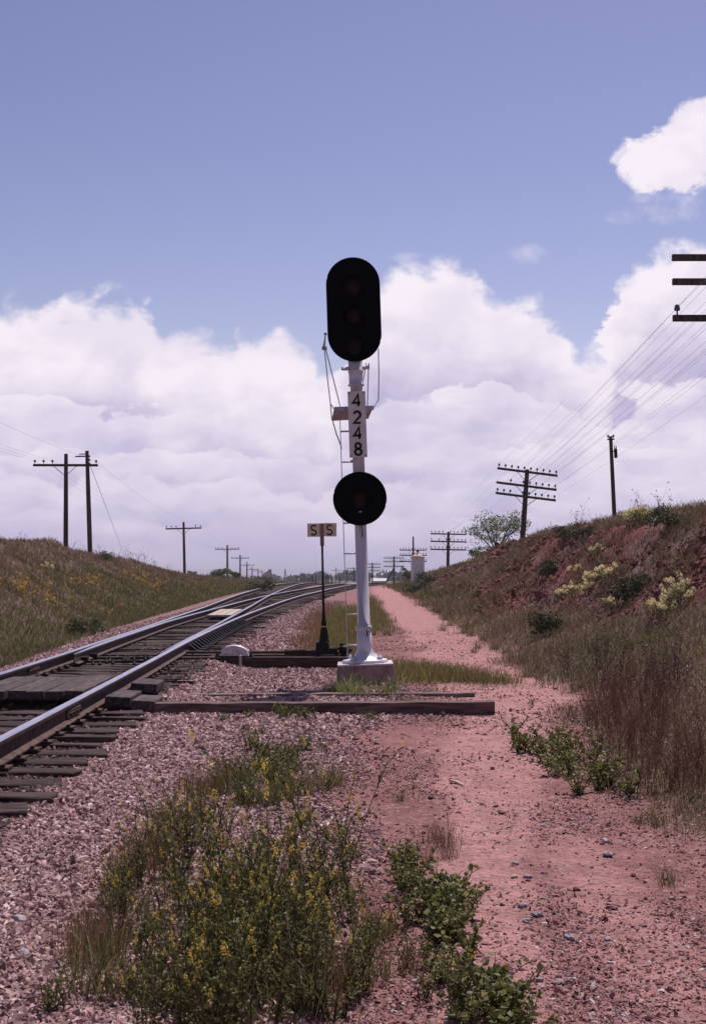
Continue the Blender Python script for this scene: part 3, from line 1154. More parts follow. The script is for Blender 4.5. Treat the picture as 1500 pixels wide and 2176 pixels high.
def glyph(m_, ch, cx, cz, h, wst, y, M=None):
    for st in GLYPH[ch]:
        pts = [Vector((cx + a * h, cz + b_ * h)) for a, b_ in st]
        closed = (pts[0] - pts[-1]).length < 1e-4
        n_ = len(pts)
        L, Rr = [], []
        for i in range(n_):
            a = pts[i - 1] if i > 0 else (pts[-2] if closed else pts[0])
            b_ = pts[i + 1] if i < n_ - 1 else (pts[1] if closed else pts[-1])
            d1 = (pts[i] - a)
            d2 = (b_ - pts[i])
            d1 = d1.normalized() if d1.length > 1e-6 else d2.normalized()
            d2 = d2.normalized() if d2.length > 1e-6 else d1
            t = (d1 + d2).normalized()
            nrm = Vector((-t.y, t.x))
            k = min(1.9, 1 / max(.35, nrm.dot(Vector((-d1.y, d1.x)))))
            L.append(pts[i] + nrm * wst / 2 * k)
            Rr.append(pts[i] - nrm * wst / 2 * k)
        vs = [(p.x, y, p.y) for p in L] + [(p.x, y, p.y) for p in Rr]
        if M is not None:
            vs = [tuple(M @ Vector(v_)) for v_ in vs]
        m_.add(vs, [(i, i + n_, i + n_ + 1, i + 1) for i in range(n_ - 1)])


# ------------------------------------------------------------------ the signal
SY = 18.2
KS = 1.106          # one local unit of the signal in metres
S = F / SY * KS      # photo pixels to one local unit
SX = (777 - 750) / S * KS
sz0 = .205
sig = empty('railway_signal', (SX, SY, sz0), (0, -math.atan(27 / 845), 0))
tag(sig, 'silver railway signal mast with black three lamp oval head, black disc and number plate', 'railway signal')
sig.scale = (KS, KS, KS)


def zl(py):
    return (P(750, py, SY).z - sz0) / KS


m_ = MB()      # foundation
b0, b1 = .375, .322
zt = zl(1409)
m_.add([(-b0, -b0, -.12), (b0, -b0, -.12), (b0, b0, -.12), (-b0, b0, -.12), (-b1, -b1, zt - .012), (b1, -b1, zt - .012), (b1, b1, zt - .012), (-b1, b1, zt - .012)],
       [(0, 3, 2, 1), (0, 1, 5, 4), (1, 2, 6, 5), (2, 3, 7, 6), (3, 0, 4, 7), (4, 5, 6, 7)])
fnd = m_.build('foundation', M_conc, sig, .012)
m_ = MB()
m_.box((0, 0, zt - .004), (b1 * 2 + .005, b1 * 2 + .005, .02))
m_.build('cap', M_conc_top, fnd, .006)
zt += .0065
m_ = MB()      # flange and mast
m_.lathe([(.268, zt), (.268, zt + .03), (.255, zt + .036), (.20, zt + .042), (.165, zt + .055), (.118, zt + .10), (.096, zt + .145), (.088, zt + .19), (.087, zl(1338))], 40)
m_.build('base_flange', M_silver, sig)
m_ = MB()
for k in range(4):
    an = R(45 + 90 * k + 8)
    m_.lathe([(.034, 0), (.034, .03), (.02, .03), (.02, .055), (.0, .058)], 6, (.215 * math.cos(an), .215 * math.sin(an), zt + .037))
m_.build('anchor_bolt', M_silver, sig)
m_ = MB()
m_.lathe([(.084, zl(1340)), (.095, zl(1338)), (.095, zl(1332)), (.088, zl(1330)), (.072, zl(1329)), (.070, zl(820)), (.098, zl(819.5)), (.098, zl(817)), (.083, zl(816.5)), (.084, zl(792)), (.092, zl(791)), (.092, zl(788.5)), (.085, zl(788)), (.086, zl(762)), (.05, zl(758))], 32)
m_.build('mast', M_silver, sig)
m_ = MB()
zb_ = zl(782)
m_.tube([(-.155, .0, zb_ - .012), (-.085, 0, zb_)], [.012, .028], 8)
m_.tube([(.085, 0, zb_), (.15, 0, zb_ + .006)], [.028, .02], 8)
m_.tube([(-.158, 0, zb_ - .02), (-.158, 0, zb_ + .015)], .014, 6)
m_.tube([(.155, 0, zb_ - .02), (.155, 0, zb_ + .03)], .014, 6)
m_.build('bracket_bolt', M_galv, sig)
# stain drips under the collar
m_ = MB()
m_.box((.034, -.0905, zl(1345)), (.012, .004, .075))
m_.build('rust_streak', M_iron, sig)


def stadium(w_, h_, n_=20):
    r_ = w_ / 2
    s_ = h_ / 2 - r_
    return [(r_ * math.cos(R(a)), s_ + r_ * math.sin(R(a))) for a in np.linspace(0, 180, n_)] + [(r_ * math.cos(R(a)), -s_ + r_ * math.sin(R(a))) for a in np.linspace(180, 360, n_)]


def head(name, cz, w_, h_, lamps, y):
    hd = empty(name, (0, y, cz))
    hd.parent = sig
    m_ = MB()
    o1 = stadium(w_, h_)
    m_.prism(o1, -.004, .004)
    # rolled rim
    n_ = len(o1)
    m_.tube([(a, -.006, b_) for a, b_ in o1] + [(o1[0][0], -.006, o1[0][1])], .011, 6, False)
    m_.build('backplate', M_black, hd)
    m_ = MB()
    for z_ in lamps:
        m_.tube([(0, .006, z_), (0, .20, z_)], [.125, .11], 20)
    if len(lamps) > 1:
        m_.box((0, .12, 0), (.24, .22, h_ * .72))
    else:
        m_.box((0, .06, -.01), (.1, .1, .1))
    m_.build('housing', M_black, hd)
    for z_ in lamps:
        m_ = MB()     # hood: a tube open below, longer on top
        n2 = 22
        vs, fs = [], []
        for rr_ in (.124, .118):
            for i in range(n2 + 1):
                an = R(-62 + 304 * i / n2)
                top_ = max(0, math.sin(an))
                ln = .10 + .17 * (top_ * .5 + .5)
                vs.append((rr_ * math.cos(an), -.008, z_ + rr_ * math.sin(an)))
                vs.append((rr_ * math.cos(an), -ln, z_ + rr_ * math.sin(an) - .02))
        q = 2 * (n2 + 1)
        for i in range(n2):
            fs.append((2 * i, 2 * i + 1, 2 * i + 3, 2 * i + 2))
            fs.append((q + 2 * i, q + 2 * i + 2, q + 2 * i + 3, q + 2 * i + 1))
            fs.append((2 * i + 1, q + 2 * i + 1, q + 2 * i + 3, 2 * i + 3))
        m_.add(vs, fs, True)
        m_.build('hood', M_black, hd)
        m_ = MB()
        Mx = Matrix.Rotation(R(90), 3, 'X')
        prof = [(.107, 0), (.105, .008), (.09, .022), (.06, .034), (.03, .04), (0, .042)]
        m_.lathe(prof, 24, (0, -.006, z_), Mx)
        m_.build('lens', M_lens, hd)
    return hd


zc = zl(662)
hu = head('upper_head', zc, 111 / S, 220 / S, [zl(613) - zc, zl(676) - zc, zl(738) - zc], -.14)
hl_ = head('lower_head', zl(1061), 110 / S, 110.2 / S, [0], -.16)
m_ = MB()
m_.box((0, -.275, zl(1091) - zl(1061)), (.035, .008, .012))
m_.build('latch', M_galv, hl_)
m_ = MB()     # clamps that hold the heads to the mast
for z_ in (zl(640), zl(700)):
    m_.box((0, -.02, z_), (.14, .12, .06))
m_.tube([(0, .0, zl(790)), (0, .0, zl(580))], .05, 12)
m_.build('head_clamp', M_black, sig)
m_ = MB()
m_.box((0, -.09, zl(1061)), (.16, .09, .16))
m_.build('head_clamp', M_black, sig)
m_ = MB()
m_.tube([(.0, -.1, zl(1116)), (.018, -.085, zl(1128)), (.014, -.08, zl(1142))], .008, 6)
m_.build('cable_drip', M_brown, sig)

# number plate
np_y = -.105
npl_h = 141 / S
npl_w = 37.5 / S
zc = zl(903.5)
m_ = MB()
m_.box((-.0, np_y, zc), (npl_w, .008, npl_h))
npl = m_.build('number_plate', M_plate, sig, .002)
m_ = MB()
for k, ch in enumerate('4248'):
    glyph(m_, ch, .0, zl((853, 888.5, 922, 955.5)[k]), 25.5 / S, 5.4 / S, np_y - .0065)
m_.build('number', M_glyph, npl)
m_ = MB()
for sx in (-1, 1):
    for sz_ in (-1, 1):
        m_.tube([(sx * (npl_w / 2 - .018), np_y - .004, zc + sz_ * (npl_h / 2 - .022)), (sx * (npl_w / 2 - .018), np_y - .012, zc + sz_ * (npl_h / 2 - .022))], .0095, 8)
m_.build('bolt', M_brown, npl)
m_ = MB()
for dz in (-.32, .32):
    m_.box((0, -.085, zc + dz), (.15, .03, .035))
m_.build('plate_clamp', M_galv, sig)


# ladder behind the mast
def xl(px, py):     # local x of a sight point in the plane of the mast, allowing for its lean
    return (px - (777 - 27 * (1397 - py) / 845)) / S


lad = empty('ladder', (0, 0, 0))
lad.parent = sig
ly = .36
kf = (SY + ly * KS) / SY
xa_, xb_ = xl(733, 1150) * kf + .0, xl(733, 1150) * kf + .25
for xq in (xa_, xb_):
    m_ = MB()
    m_.box((xq, ly, (zl(872) + zl(1400)) / 2), (.010, .034, zl(872) - zl(1400)))
    m_.build('ladder_rail', M_galv, lad)
pyr = 1373.0
while pyr > 890:
    m_ = MB()
    m_.tube([(xa_ + .006, ly, zl(pyr)), (xb_ - .006, ly, zl(pyr))], .0115, 6)
    m_.build('rung', M_galv, lad)
    pyr -= 66.3
m_ = MB()
for py in (1340, 1110, 977, 905):
    m_.box((xa_ * .5 + xb_ * .5, ly * .5, zl(py)), (.03, ly - .08, .012))
m_.build('standoff', M_galv, lad)
# small platform seen from below
m_ = MB()
pz = zl(872)
q_ = [(xl(712, 863), .10, zl(863)), (xl(796, 863), .10, zl(863)), (xl(785, 881) * 1.02, .52, zl(880)), (xl(706, 882) * 1.02, .52, zl(882))]
m_.add(q_ + [(a_, b2, c_ + .014) for a_, b2, c_ in q_], [(0, 1, 2, 3), (7, 6, 5, 4), (0, 4, 5, 1), (1, 5, 6, 2), (2, 6, 7, 3), (3, 7, 4, 0)])
m_.box((xl(754, 863), .094, zl(866)), (84 / S, .010, .05))
m_.box((0, .09, zl(868)), (.2, .06, .05))
m_.build('platform', M_galv, sig)
m_ = MB()
m_.tube([(xl(726, 873), .12, pz), (xl(717, 866), .12, zl(862))], .009, 6)
RODS = [[(690, 733), (697, 800), (703, 850), (714, 866)], [(693, 733), (710, 800), (726, 864)], [(703, 850), (706, 884)],
        [(786, 765), (784, 820), (783, 866)], [(807, 735), (808, 790), (807, 845), (795, 864)], [(780, 765), (771, 822)]]
for rd in RODS:
    m_.tube([(xl(a, b_), .26, zl(b_)) for a, b_ in rd], .0075, 6)
m_.tube([(xl(707, 884), .3, zl(884)), (xl(716, 915), .33, zl(915)), (xl(728, 946), ly, zl(946))], .0075, 6)
m_.tube([(xl(692, 700), .26, zl(700)), (xl(690, 718), .26, zl(718)), (xl(688, 733), .26, zl(733))], [.006, .012, .022], 8)
m_.lathe([(.0, -.02), (.02, -.01), (.02, .01), (0, .02)], 8, (xl(692, 698), .26, zl(699)))
m_.box((xl(690, 731), .26, zl(730)), (.06, .03, .04))
m_.build('guard_rod', M_galv, sig)

# ------------------------------------------------------------------ switch stand with the SS target
TY = 23.5
K = F / TY
tx = (690 - 750) / K
tz = rz(TY) - .1865
st = empty('switch_stand', (tx, TY, tz), (0, -R(1.3), 0))
tag(st, 'black switch stand with a tan folded SS target on its tall rod', 'switch stand')


def zk(py):
    return P(750, py, TY).z - tz


m_ = MB()
m_.box((0, -.0, .012), (.34, .5, .024))
m_.box((-.03, 0, .13), (.24, .26, .21), taper=.86)
m_.box((.14, -.04, .07), (.16, .18, .11))
m_.lathe([(.10, .23), (.085, .26), (.072, .34), (.058, .44), (.045, .48)], 16)
m_.build('base', M_iron, st, .006)
m_ = MB()
m_.lathe([(.042, zk(1330)), (.045, zk(1322)), (.034, zk(1318)), (.03, zk(1303)), (.022, zk(1299)), (.019, zk(1160))], 14)
m_.build('spindle', M_iron, st)
m_ = MB()
m_.tube([(.06, -.05, .12), (.2, -.08, .13), (.30, -.06, .10)], .022, 8)
m_.lathe([(.05, -.05), (.085, -.03), (.085, .05), (.04, .075), (0, .08)], 14, (.33, -.06, .09))
m_.box((.33, -.06, .02), (.12, .16, .04))
m_.lathe([(.03, 0), (.045, .02), (.03, .05), (0, .06)], 10, (.30, -.02, .155))
for k in range(7):
    m_.lathe([(.022, -.02), (.03, 0), (.022, .02)], 7, (.24 + .035 * k, -.12 + random.uniform(-.02, .02), .06 + random.uniform(-.02, .05)))
m_.build('throw_lever', M_iron, st)
tg = empty('target', (0, 0, 0))
tg.parent = st
zc = zk(1126)
m_ = MB()
m_.box((0, .004, (zk(1112) + zk(1160)) / 2), (8.5 / K, .03, zk(1112) - zk(1160)))
m_.build('sleeve', M_brown, tg, .003)
for s, ch in ((-1, 'S'), (1, 'S')):
    Mx = Matrix.Rotation(R(14) * s, 3, 'Z')
    w_ = 27.5 / K
    m_ = MB()
    m_.box((0, 0, 0), (w_, .006, 28.5 / K))
    bd = m_.build('board', M_target, tg)
    bd.location = (s * (4.2 / K + w_ / 2 * math.cos(R(14))), -.012 + .0 + w_ / 2 * math.sin(R(14)), zc)
    bd.rotation_euler = (0, R(1.2), R(14) * s)
    m_ = MB()
    glyph(m_, ch, 0.0 if s < 0 else -.012, 0, 21 / K, 3.3 / K, -.0045)
    m_.build('letter', M_glyph, bd)

# ------------------------------------------------------------------ telegraph poles


def insulator(m_, x_, y_, z_, s=1.0):
    m_.lathe([(.012 * s, 0), (.012 * s, .07 * s), (.042 * s, .07 * s), (.045 * s, .10 * s), (.03 * s, .15 * s), (.0, .165 * s)], 7, (x_, y_, z_))


def tele_pole(name, base, Y, top_py, lean, arms, label, group, r0=.15, pins=10, skip=(), arm_len=3.05, rot=0.0, brace_=True, arm_tilt=0.0, big=1.3, bury=.8):
    """base: px,py of the foot; arms: list of heights py"""
    b_ = P(base[0], base[1], Y)
    gz = Hs(b_.x, Y)
    foot = min(gz, b_.z)
    o = empty(name, (b_.x, Y, foot), (0, R(lean), rot))
    topz = P(base[0], top_py, Y).z - foot
    m_ = MB()
    m_.tube([(0, 0, -bury), (0, 0, topz * .5), (0, 0, topz - .03), (0, 0, topz)], [r0, r0 * .86, r0 * .72, r0 * .4], 12)
    m_.build('pole', M_pole, o)
    PN = []
    for ai, ap in enumerate(arms):
        za = P(base[0], ap, Y).z - foot
        m_ = MB()
        Mt = Matrix.Rotation(-R(arm_tilt), 3, 'Y')
        m_.box((0, -r0 * .9, za), (arm_len, .10, .115), Mt)
        am = m_.build('crossarm', M_pole, o)
        if brace_:
            m_ = MB()
            for s in (-1, 1):
                m_.tube([(s * .55, -r0 * .9 - .06, za - .04 + s * .55 * math.tan(R(arm_tilt))), (0, -r0 * .95, za - .52)], .014, 4)
            m_.build('brace', M_iron, o)
        row = []
        for k in range(pins):
            if (ai, k) in skip:
                row.append(None)
                continue
            f_ = (k / (pins - 1) - .5) * (arm_len - .16)
            if pins > 4 and abs(f_) < .14:
                f_ = math.copysign(.2, f_)
            zi = za + .055 + f_ * math.tan(R(arm_tilt))
            m_ = MB()
            insulator(m_, f_, -r0 * .9, zi, big)
            m_.build('insulator', M_glass, am)
            row.append(Vector((f_, -r0 * .9, zi + .11 * big)))
        PN.append(row)
    tag(o, label, 'telegraph pole', group)
    Mw = Matrix.Translation(o.location) @ o.rotation_euler.to_matrix().to_4x4()
    return o, [[(Mw @ p if p is not None else None) for p in r_] for r_ in PN]


GR = 'telegraph poles along the right bank'
GL = 'telegraph poles along the left bank'
RP = []
near_arms = [(551, 7.6), (602, 7.1), (680, 6.4)]
o, pn = tele_pole('telegraph_pole', (1602, 1180), 26, 420, 0, [551, 602, 679], 'nearest telegraph pole, only the left ends of its crossarms showing at the right edge', GR, skip=[(0, 0), (1, 0), (0, 1), (1, 1), (0, 2), (2, 1)], arm_len=3.02)
RP.append(pn)
o, pn = tele_pole('telegraph_pole', (1108, 1158), 70, 997, 4.2, [1003, 1033, 1055.5], 'leaning three armed telegraph pole on the crest of the red bank', GR, arm_tilt=-3.0 + 4.2 - 4.2, skip=[(1, 0), (1, 1), (1, 3), (2, 3)])
RP.append(pn)
o, pn = tele_pole('telegraph_pole', (951, 1208), 118, 1130, 1.2, [1135, 1151, 1168], 'three armed telegraph pole between the leafy bush and the white booth', GR, skip=[(1, 1), (1, 3), (0, 4)])
RP.append(pn)
o, pn = tele_pole('telegraph_pole', (878, 1236), 157, 1140, 0, [1169, 1180, 1193], 'three armed telegraph pole partly hidden behind the white booth', GR, r0=.12)
RP.append(pn)
o, pn = tele_pole('telegraph_pole', (837, 1236), 209, 1183, 0, [1186, 1194, 1204], 'three armed telegraph pole with a diagonal prop, left of the white booth', GR)
m_ = MB()
pp = o.location
m_.tube([(-1.7, .1, -.6), (-.0, .1, 2.4)], .11, 8)
m_.build('prop', M_pole, o)
RP.append(pn)
o, pn = tele_pole('telegraph_pole', (791, 1234), 264, 1196, 0, [1199, 1206, 1213], 'small far telegraph pole just right of the signal mast', GR)
RP.append(pn)
o, pn = tele_pole('telegraph_pole', (752, 1234), 330, 1206, 0, [1208, 1214, 1219], 'far telegraph pole mostly hidden by the signal mast', GR)
RP.append(pn)
o, pn = tele_pole('telegraph_pole', (737, 1234), 400, 1208, 0, [1213, 1218], 'far telegraph pole just left of the signal ladder', GR, pins=6)
for (px_, Yq, t_, lab) in ((686, 430, 1210, 'thin far pole with one arm behind the switch stand rod'), (714, 460, 1206, 'far pole with a lamp bracket between the switch stand and the ladder')):
    tele_pole('telegraph_pole', (px_, 1235), Yq, t_, 0, [t_ + 6], lab, GR, pins=4)
LP = []
o, pn = tele_pole('telegraph_pole', (140.5, 1178), 66, 964, -.4, [989], 'tallest single armed telegraph pole on the left bank, with three pins at its left', GL, pins=8, skip=[(0, 3), (0, 4), (0, 5), (0, 6)], arm_len=3.08, r0=.125, arm_tilt=-.5)
LP.append(pn)
o, pn = tele_pole('telegraph_pole', (393, 1224), 118, 1109, -1.5, [1123], 'single armed telegraph pole, second along the left bank', GL, pins=8, skip=[(0, 3), (0, 4), (0, 5)], r0=.13)
LP.append(pn)
o, pn = tele_pole('telegraph_pole', (483.5, 1230), 176, 1158, -.3, [1167], 'single armed telegraph pole, third along the left bank, by the round bush', GL, pins=8, skip=[(0, 3), (0, 4)], r0=.14)
LP.append(pn)
for i, (px_, Yq, t_, a_) in enumerate(((510.5, 236, 1179, 1186), (525, 296, 1194, 1201), (536, 360, 1205, 1210), (548.5, 430, 1209, 1213), (557, 500, 1213, 1216.5))):
    o, pn = tele_pole('telegraph_pole', (px_, 1232), Yq, t_, 0, [a_], 'small far telegraph pole, %s along the left bank' % ORD[3 + i], GL, pins=4, arm_len=3.05 if i < 2 else 2.9)
    LP.append(pn)

# plain pole beside the first left pole
b_ = P(193, 1178, 74)
gz = Hs(b_.x, 74)
pp = empty('utility_pole', (b_.x, 74, gz), (0, -R(2.3), 0))
tz_ = P(184, 958, 74).z - gz
m_ = MB()
m_.tube([(0, 0, -.8), (0, 0, tz_ * .6), (0, 0, tz_)], [.14, .12, .095], 12)
m_.build('pole', M_pole, pp)
m_ = MB()
m_.box((-.32, 0, tz_ - .28), (.62, .06, .07))
m_.box((-.22, 0, tz_ - .16), (.4, .05, .05))
m_.build('crossarm', M_pole, pp)
m_ = MB()
for k, zz_ in enumerate((.3, .5, .7)):
    insulator(m_, .14, -.02, tz_ - zz_ - .1)
m_.build('insulator', M_glass, pp)
tag(pp, 'armless thin wooden pole just right of the first left telegraph pole', 'utility pole')
m_ = MB()
a_ = P(187, 975, 74)
g_ = G(266, 1172)
g_ = P(267, 1185, 70)
m_.tube([a_, (a_ * .5 + g_ * .5), g_], .014, 5)
tag(m_.build('guy_wire', M_wire, None), 'slanting guy wire from the thin left pole down to the bank', 'guy wire')

# pole with a transformer on the right crest
b_ = P(1306, 1116, 52)
gz = Hs(b_.x, 52)
tp = empty('utility_pole', (b_.x, 52, min(gz, b_.z)), (0, -R(2.2), 0))
tz_ = P(1299, 927, 52).z - tp.location.z
kk = 52 / F
m_ = MB()
m_.tube([(0, 0, -.8), (0, 0, tz_ * .6), (0, 0, tz_)], [.085, .075, .065], 12)
m_.build('pole', M_pole, tp)
m_ = MB()
zt_ = P(1300, 962, 52).z - tp.location.z
m_.lathe([(.06, -.2), (.065, -.19), (.065, .12), (.05, .15), (.0, .16)], 12, (.16, 0, zt_))
m_.tube([(.02, 0, zt_ + .05), (.12, 0, zt_ + .05)], .02, 6)
tr_ = m_.build('transformer', M_iron, tp)
m_ = MB()
for dx in (-.03, .03):
    m_.lathe([(.016, 0), (.022, .03), (.014, .06), (.02, .09), (0, .12)], 8, (.16 + dx, 0, zt_ + .15))
m_.build('bushing', M_glass, tr_)
m_ = MB()
m_.box((0, -.02, tz_ - .12), (.26, .05, .05))
m_.build('crossarm', M_pole, tp)
m_ = MB()
for dx in (-.1, .1):
    insulator(m_, dx, -.02, tz_ - .1)
m_.build('insulator', M_glass, tp)
tag(tp, 'tall thin pole with a small transformer can on the right crest', 'utility pole')


def sag(a, b_, s, n_=10):
    return [a.lerp(b_, i / n_) - Vector((0, 0, s * 4 * (i / n_) * (1 - i / n_))) for i in range(n_ + 1)]


for ai in range(3):
    for k in (0, 2, 4, 5, 7, 9):
        pts = []
        seq = [RP[i][ai][k] if ai < len(RP[i]) and k < len(RP[i][ai]) else None for i in range(6)]
        seq = [q for q in seq if q is not None]
        pts = []
        first = seq[0] + (seq[0] - seq[1]).normalized() * 20
        seq = [first] + seq
        for a, b_ in zip(seq[:-1], seq[1:]):
            pts += sag(a, b_, .0014 * (a - b_).length ** 1.35 * .5, 8)[(1 if pts else 0):]
        m_ = MB()
        m_.tube(pts, .0032, 3)
        tag(m_.build('line_wire', M_wire, None), 'thin telegraph wire strung over the red bank between the three armed poles', 'wire', 'wires of the right telegraph line')
for k in (0, 1, 2, 7):
    seq = [LP[i][0][k] for i in range(3)]
    seq = [q for q in seq if q is not None]
    first = Vector((seq[0].x - 1.2, 20, seq[0].z + 1.3))
    seq = [first] + seq
    pts = []
    for a, b_ in zip(seq[:-1], seq[1:]):
        pts += sag(a, b_, .5, 8)[(1 if pts else 0):]
    m_ = MB()
    m_.tube(pts, .0045, 3)
    tag(m_.build('line_wire', M_wire, None), 'thin wire strung between the single armed poles over the left bank', 'wire', 'wires of the left telegraph line')

# ------------------------------------------------------------------ booth beyond the path
bY = 103
bb = P(887.5, 1239, bY)
k = bY / F
booth = empty('concrete_booth', (bb.x, bY, bb.z - .1))
hgt = P(887, 1185, bY).z - booth.location.z
m_ = MB()
m_.lathe([(.50, -.3), (.50, hgt)], 8, smooth=False)
wl = m_.build('wall', M_white, booth)
m_ = MB()
m_.lathe([(.545, hgt), (.56, hgt + .04), (.35, hgt + .16), (.12, hgt + .32), (.0, hgt + .36)], 16)
m_.build('roof', M_roof, booth)
m_ = MB()
m_.lathe([(.05, hgt + .3), (.05, hgt + .42), (.09, hgt + .43), (.09, hgt + .55), (.0, hgt + .6)], 10)
m_.build('vent', M_iron, booth)
m_ = MB()
m_.box((.0, -.478, hgt * .5), (.34, .02, hgt * .8))
dr = m_.build('door', M_white, booth)
tag(booth, 'small white booth with a tan cone roof and dark vent by the path', 'booth')

# ------------------------------------------------------------------ distant town and woods


def leafcloud(centres, radii, n_per, size, cols, up=.3):
    """many small leaf quads in lumpy volumes; returns V, F, C"""
    Vs, Fs, Cs = [], [], []
    o = 0
    for (c_, r_), m__ in zip(zip(centres, radii), n_per):
        d = rng.normal(size=(m__, 3))
        d /= np.linalg.norm(d, axis=1)[:, None]
        rad = rng.uniform(.35, 1.0, (m__, 1)) ** .6
        p = np.array(c_) + d * rad * np.array(r_)
        s = size * rng.uniform(.6, 1.4, (m__, 1))
        a = rng.normal(size=(m__, 3))
        a /= np.linalg.norm(a, axis=1)[:, None]
        b_ = np.cross(a, rng.normal(size=(m__, 3)))
        b_ /= np.linalg.norm(b_, axis=1)[:, None]
        q = np.stack([p - a * s, p + b_ * s * .45, p + a * s, p - b_ * s * .45], 1).reshape(-1, 3)
        Vs.append(q)
        Fs.append(np.arange(m__ * 4).reshape(-1, 4) + o)
        t = rng.uniform(0, 1, (m__, 1))
        cc_ = np.array(cols[0]) * (1 - t) + np.array(cols[1]) * t
        Cs.append(np.repeat(cc_, 4, axis=0))
        o += m__ * 4
    return np.concatenate(Vs), np.concatenate(Fs), np.concatenate(Cs)


cen, rad, num = [], [], []
for i in range(430):
    Yq = rng.uniform(620, 1200)
    u_ = rng.uniform(-.33, .33)
    px_ = 750 + u_ * F
    if min(abs(px_ - 709), abs(px_ - 521), abs(px_ - 793)) < 15 or 560 < px_ < 580 and Yq < 900 or 592 < px_ < 618 and Yq < 830:
        continue
    lift = np.interp(px_, [-300, 380, 560, 620, 660, 720, 900, 1400], [1229, 1227, 1225, 1228, 1221, 1215, 1218, 1225]) + rng.normal(0, 2.0)
    top_ = EYE + (1228 - lift) * Yq / F
    h0 = Hs(u_ * Yq, Yq)
    hh_ = max(2.0, top_ - h0)
    wq = rng.uniform(4, 9)
    cen.append((u_ * Yq, Yq, h0 + hh_ * .45))
    rad.append((wq, wq, hh_ * .55))
    num.append(110)
Vt, Ft, Ct = leafcloud(cen, rad, num, 1.5, ((.022, .032, .024), (.045, .058, .040)))
tl_ = np_mesh('treeline', Vt, Ft, M_leaf, Ct)
tl_['kind'] = 'stuff'
tl_['label'] = 'low far wood along the horizon'

# grain elevator and other buildings of the town
gY = 900


def gbase(px_, Yq):
    x_ = (px_ - 750) / F * Yq
    return x_, Hs(x_, Yq)


x_, g0 = gbase(570, gY)
ge = empty('grain_elevator', (x_, gY, g0 - 1))
m_ = MB()
ht = EYE + (1228 - 1221) * gY / F - g0
m_.box((0, 0, ht / 2), (7, 6, ht + 2))
m_.add([(-3.5, -3, ht + 1), (3.5, -3, ht + 1), (3.5, 3, ht + 1), (-3.5, 3, ht + 1), (0, -3, ht + 3.4), (0, 3, ht + 3.4)], [(0, 1, 4), (2, 3, 5), (1, 2, 5, 4), (3, 0, 4, 5)])
m_.build('headhouse', M_brown, ge)
m_ = MB()
h2 = EYE + (1228 - 1210) * gY / F - g0
m_.box((1.2, 0, h2 / 2 + .5), (2.0, 2.4, h2 + 1))
m_.build('tower', M_pole, ge)
tag(ge, 'dark far grain elevator with a narrow tower on the horizon', 'grain elevator')
for (px_, pt, r_, Yq, lab) in ((599, 1225, .9, 760, 'left one of the two small white tanks on the horizon'), (611, 1221, 1.0, 800, 'right one of the two small white tanks on the horizon')):
    x_, g0 = gbase(px_, Yq)
    t_ = empty('storage_tank', (x_, Yq, g0))
    h_ = max(2.5, EYE + (1228 - pt) * Yq / F - g0)
    m_ = MB()
    m_.lathe([(r_, -1), (r_, h_ * .85)], 14)
    m_.build('shell', M_white, t_)
    m_ = MB()
    m_.lathe([(r_ * 1.04, h_ * .85), (r_ * .6, h_ * .97), (0, h_)], 14)
    m_.build('roof', M_white, t_)
    tag(t_, lab, 'tank')
x_, g0 = gbase(607, 820)
m_ = MB()
h_ = EYE + (1228 - 1209) * 820 / F - g0
m_.tube([(-.8, 0, -1), (-.2, 0, h_)], .28, 6)
m_.tube([(.9, 0, -1), (-.2, 0, h_)], .22, 6)
m_.tube([(-.5, 0, h_ * .5), (.35, 0, h_ * .5)], .16, 6)
tag(m_.build('derrick', M_pole, None, loc=(x_, 820, g0)), 'thin slanting derrick standing over the far white tanks', 'derrick')
for (px_, Yq, w_, h_, lab) in ((709, 1050, 7, 4.0, 'long pale far house behind the switch stand'), (521, 900, 6.5, 3.4, 'white far shed behind the left telegraph poles'), (793, 1100, 5, 3.2, 'tiny white far house right of the mast')):
    x_, g0 = gbase(px_, Yq)
    hs = empty('house', (x_, Yq, g0))
    m_ = MB()
    m_.box((0, 0, h_ * .35), (w_, 6, h_ * .7))
    m_.build('wall', M_white, hs)
    m_ = MB()
    z1 = h_ * .7 + .02
    m_.add([(-w_ * .53, -3.4, z1), (w_ * .53, -3.4, z1), (w_ * .53, 3.4, z1), (-w_ * .53, 3.4, z1), (-w_ * .5, 0, h_ + .6), (w_ * .5, 0, h_ + .6)], [(0, 1, 5, 4), (2, 3, 4, 5), (1, 2, 5), (3, 0, 4), (3, 2, 1, 0)])
    m_.build('roof', M_brown, hs)
    m_ = MB()
    for q in (-.25, .2):
        m_.box((w_ * q, -3.01, h_ * .38), (.9, .04, 1.0))
    m_.build('window', M_iron, hs)
    tag(hs, lab, 'house')
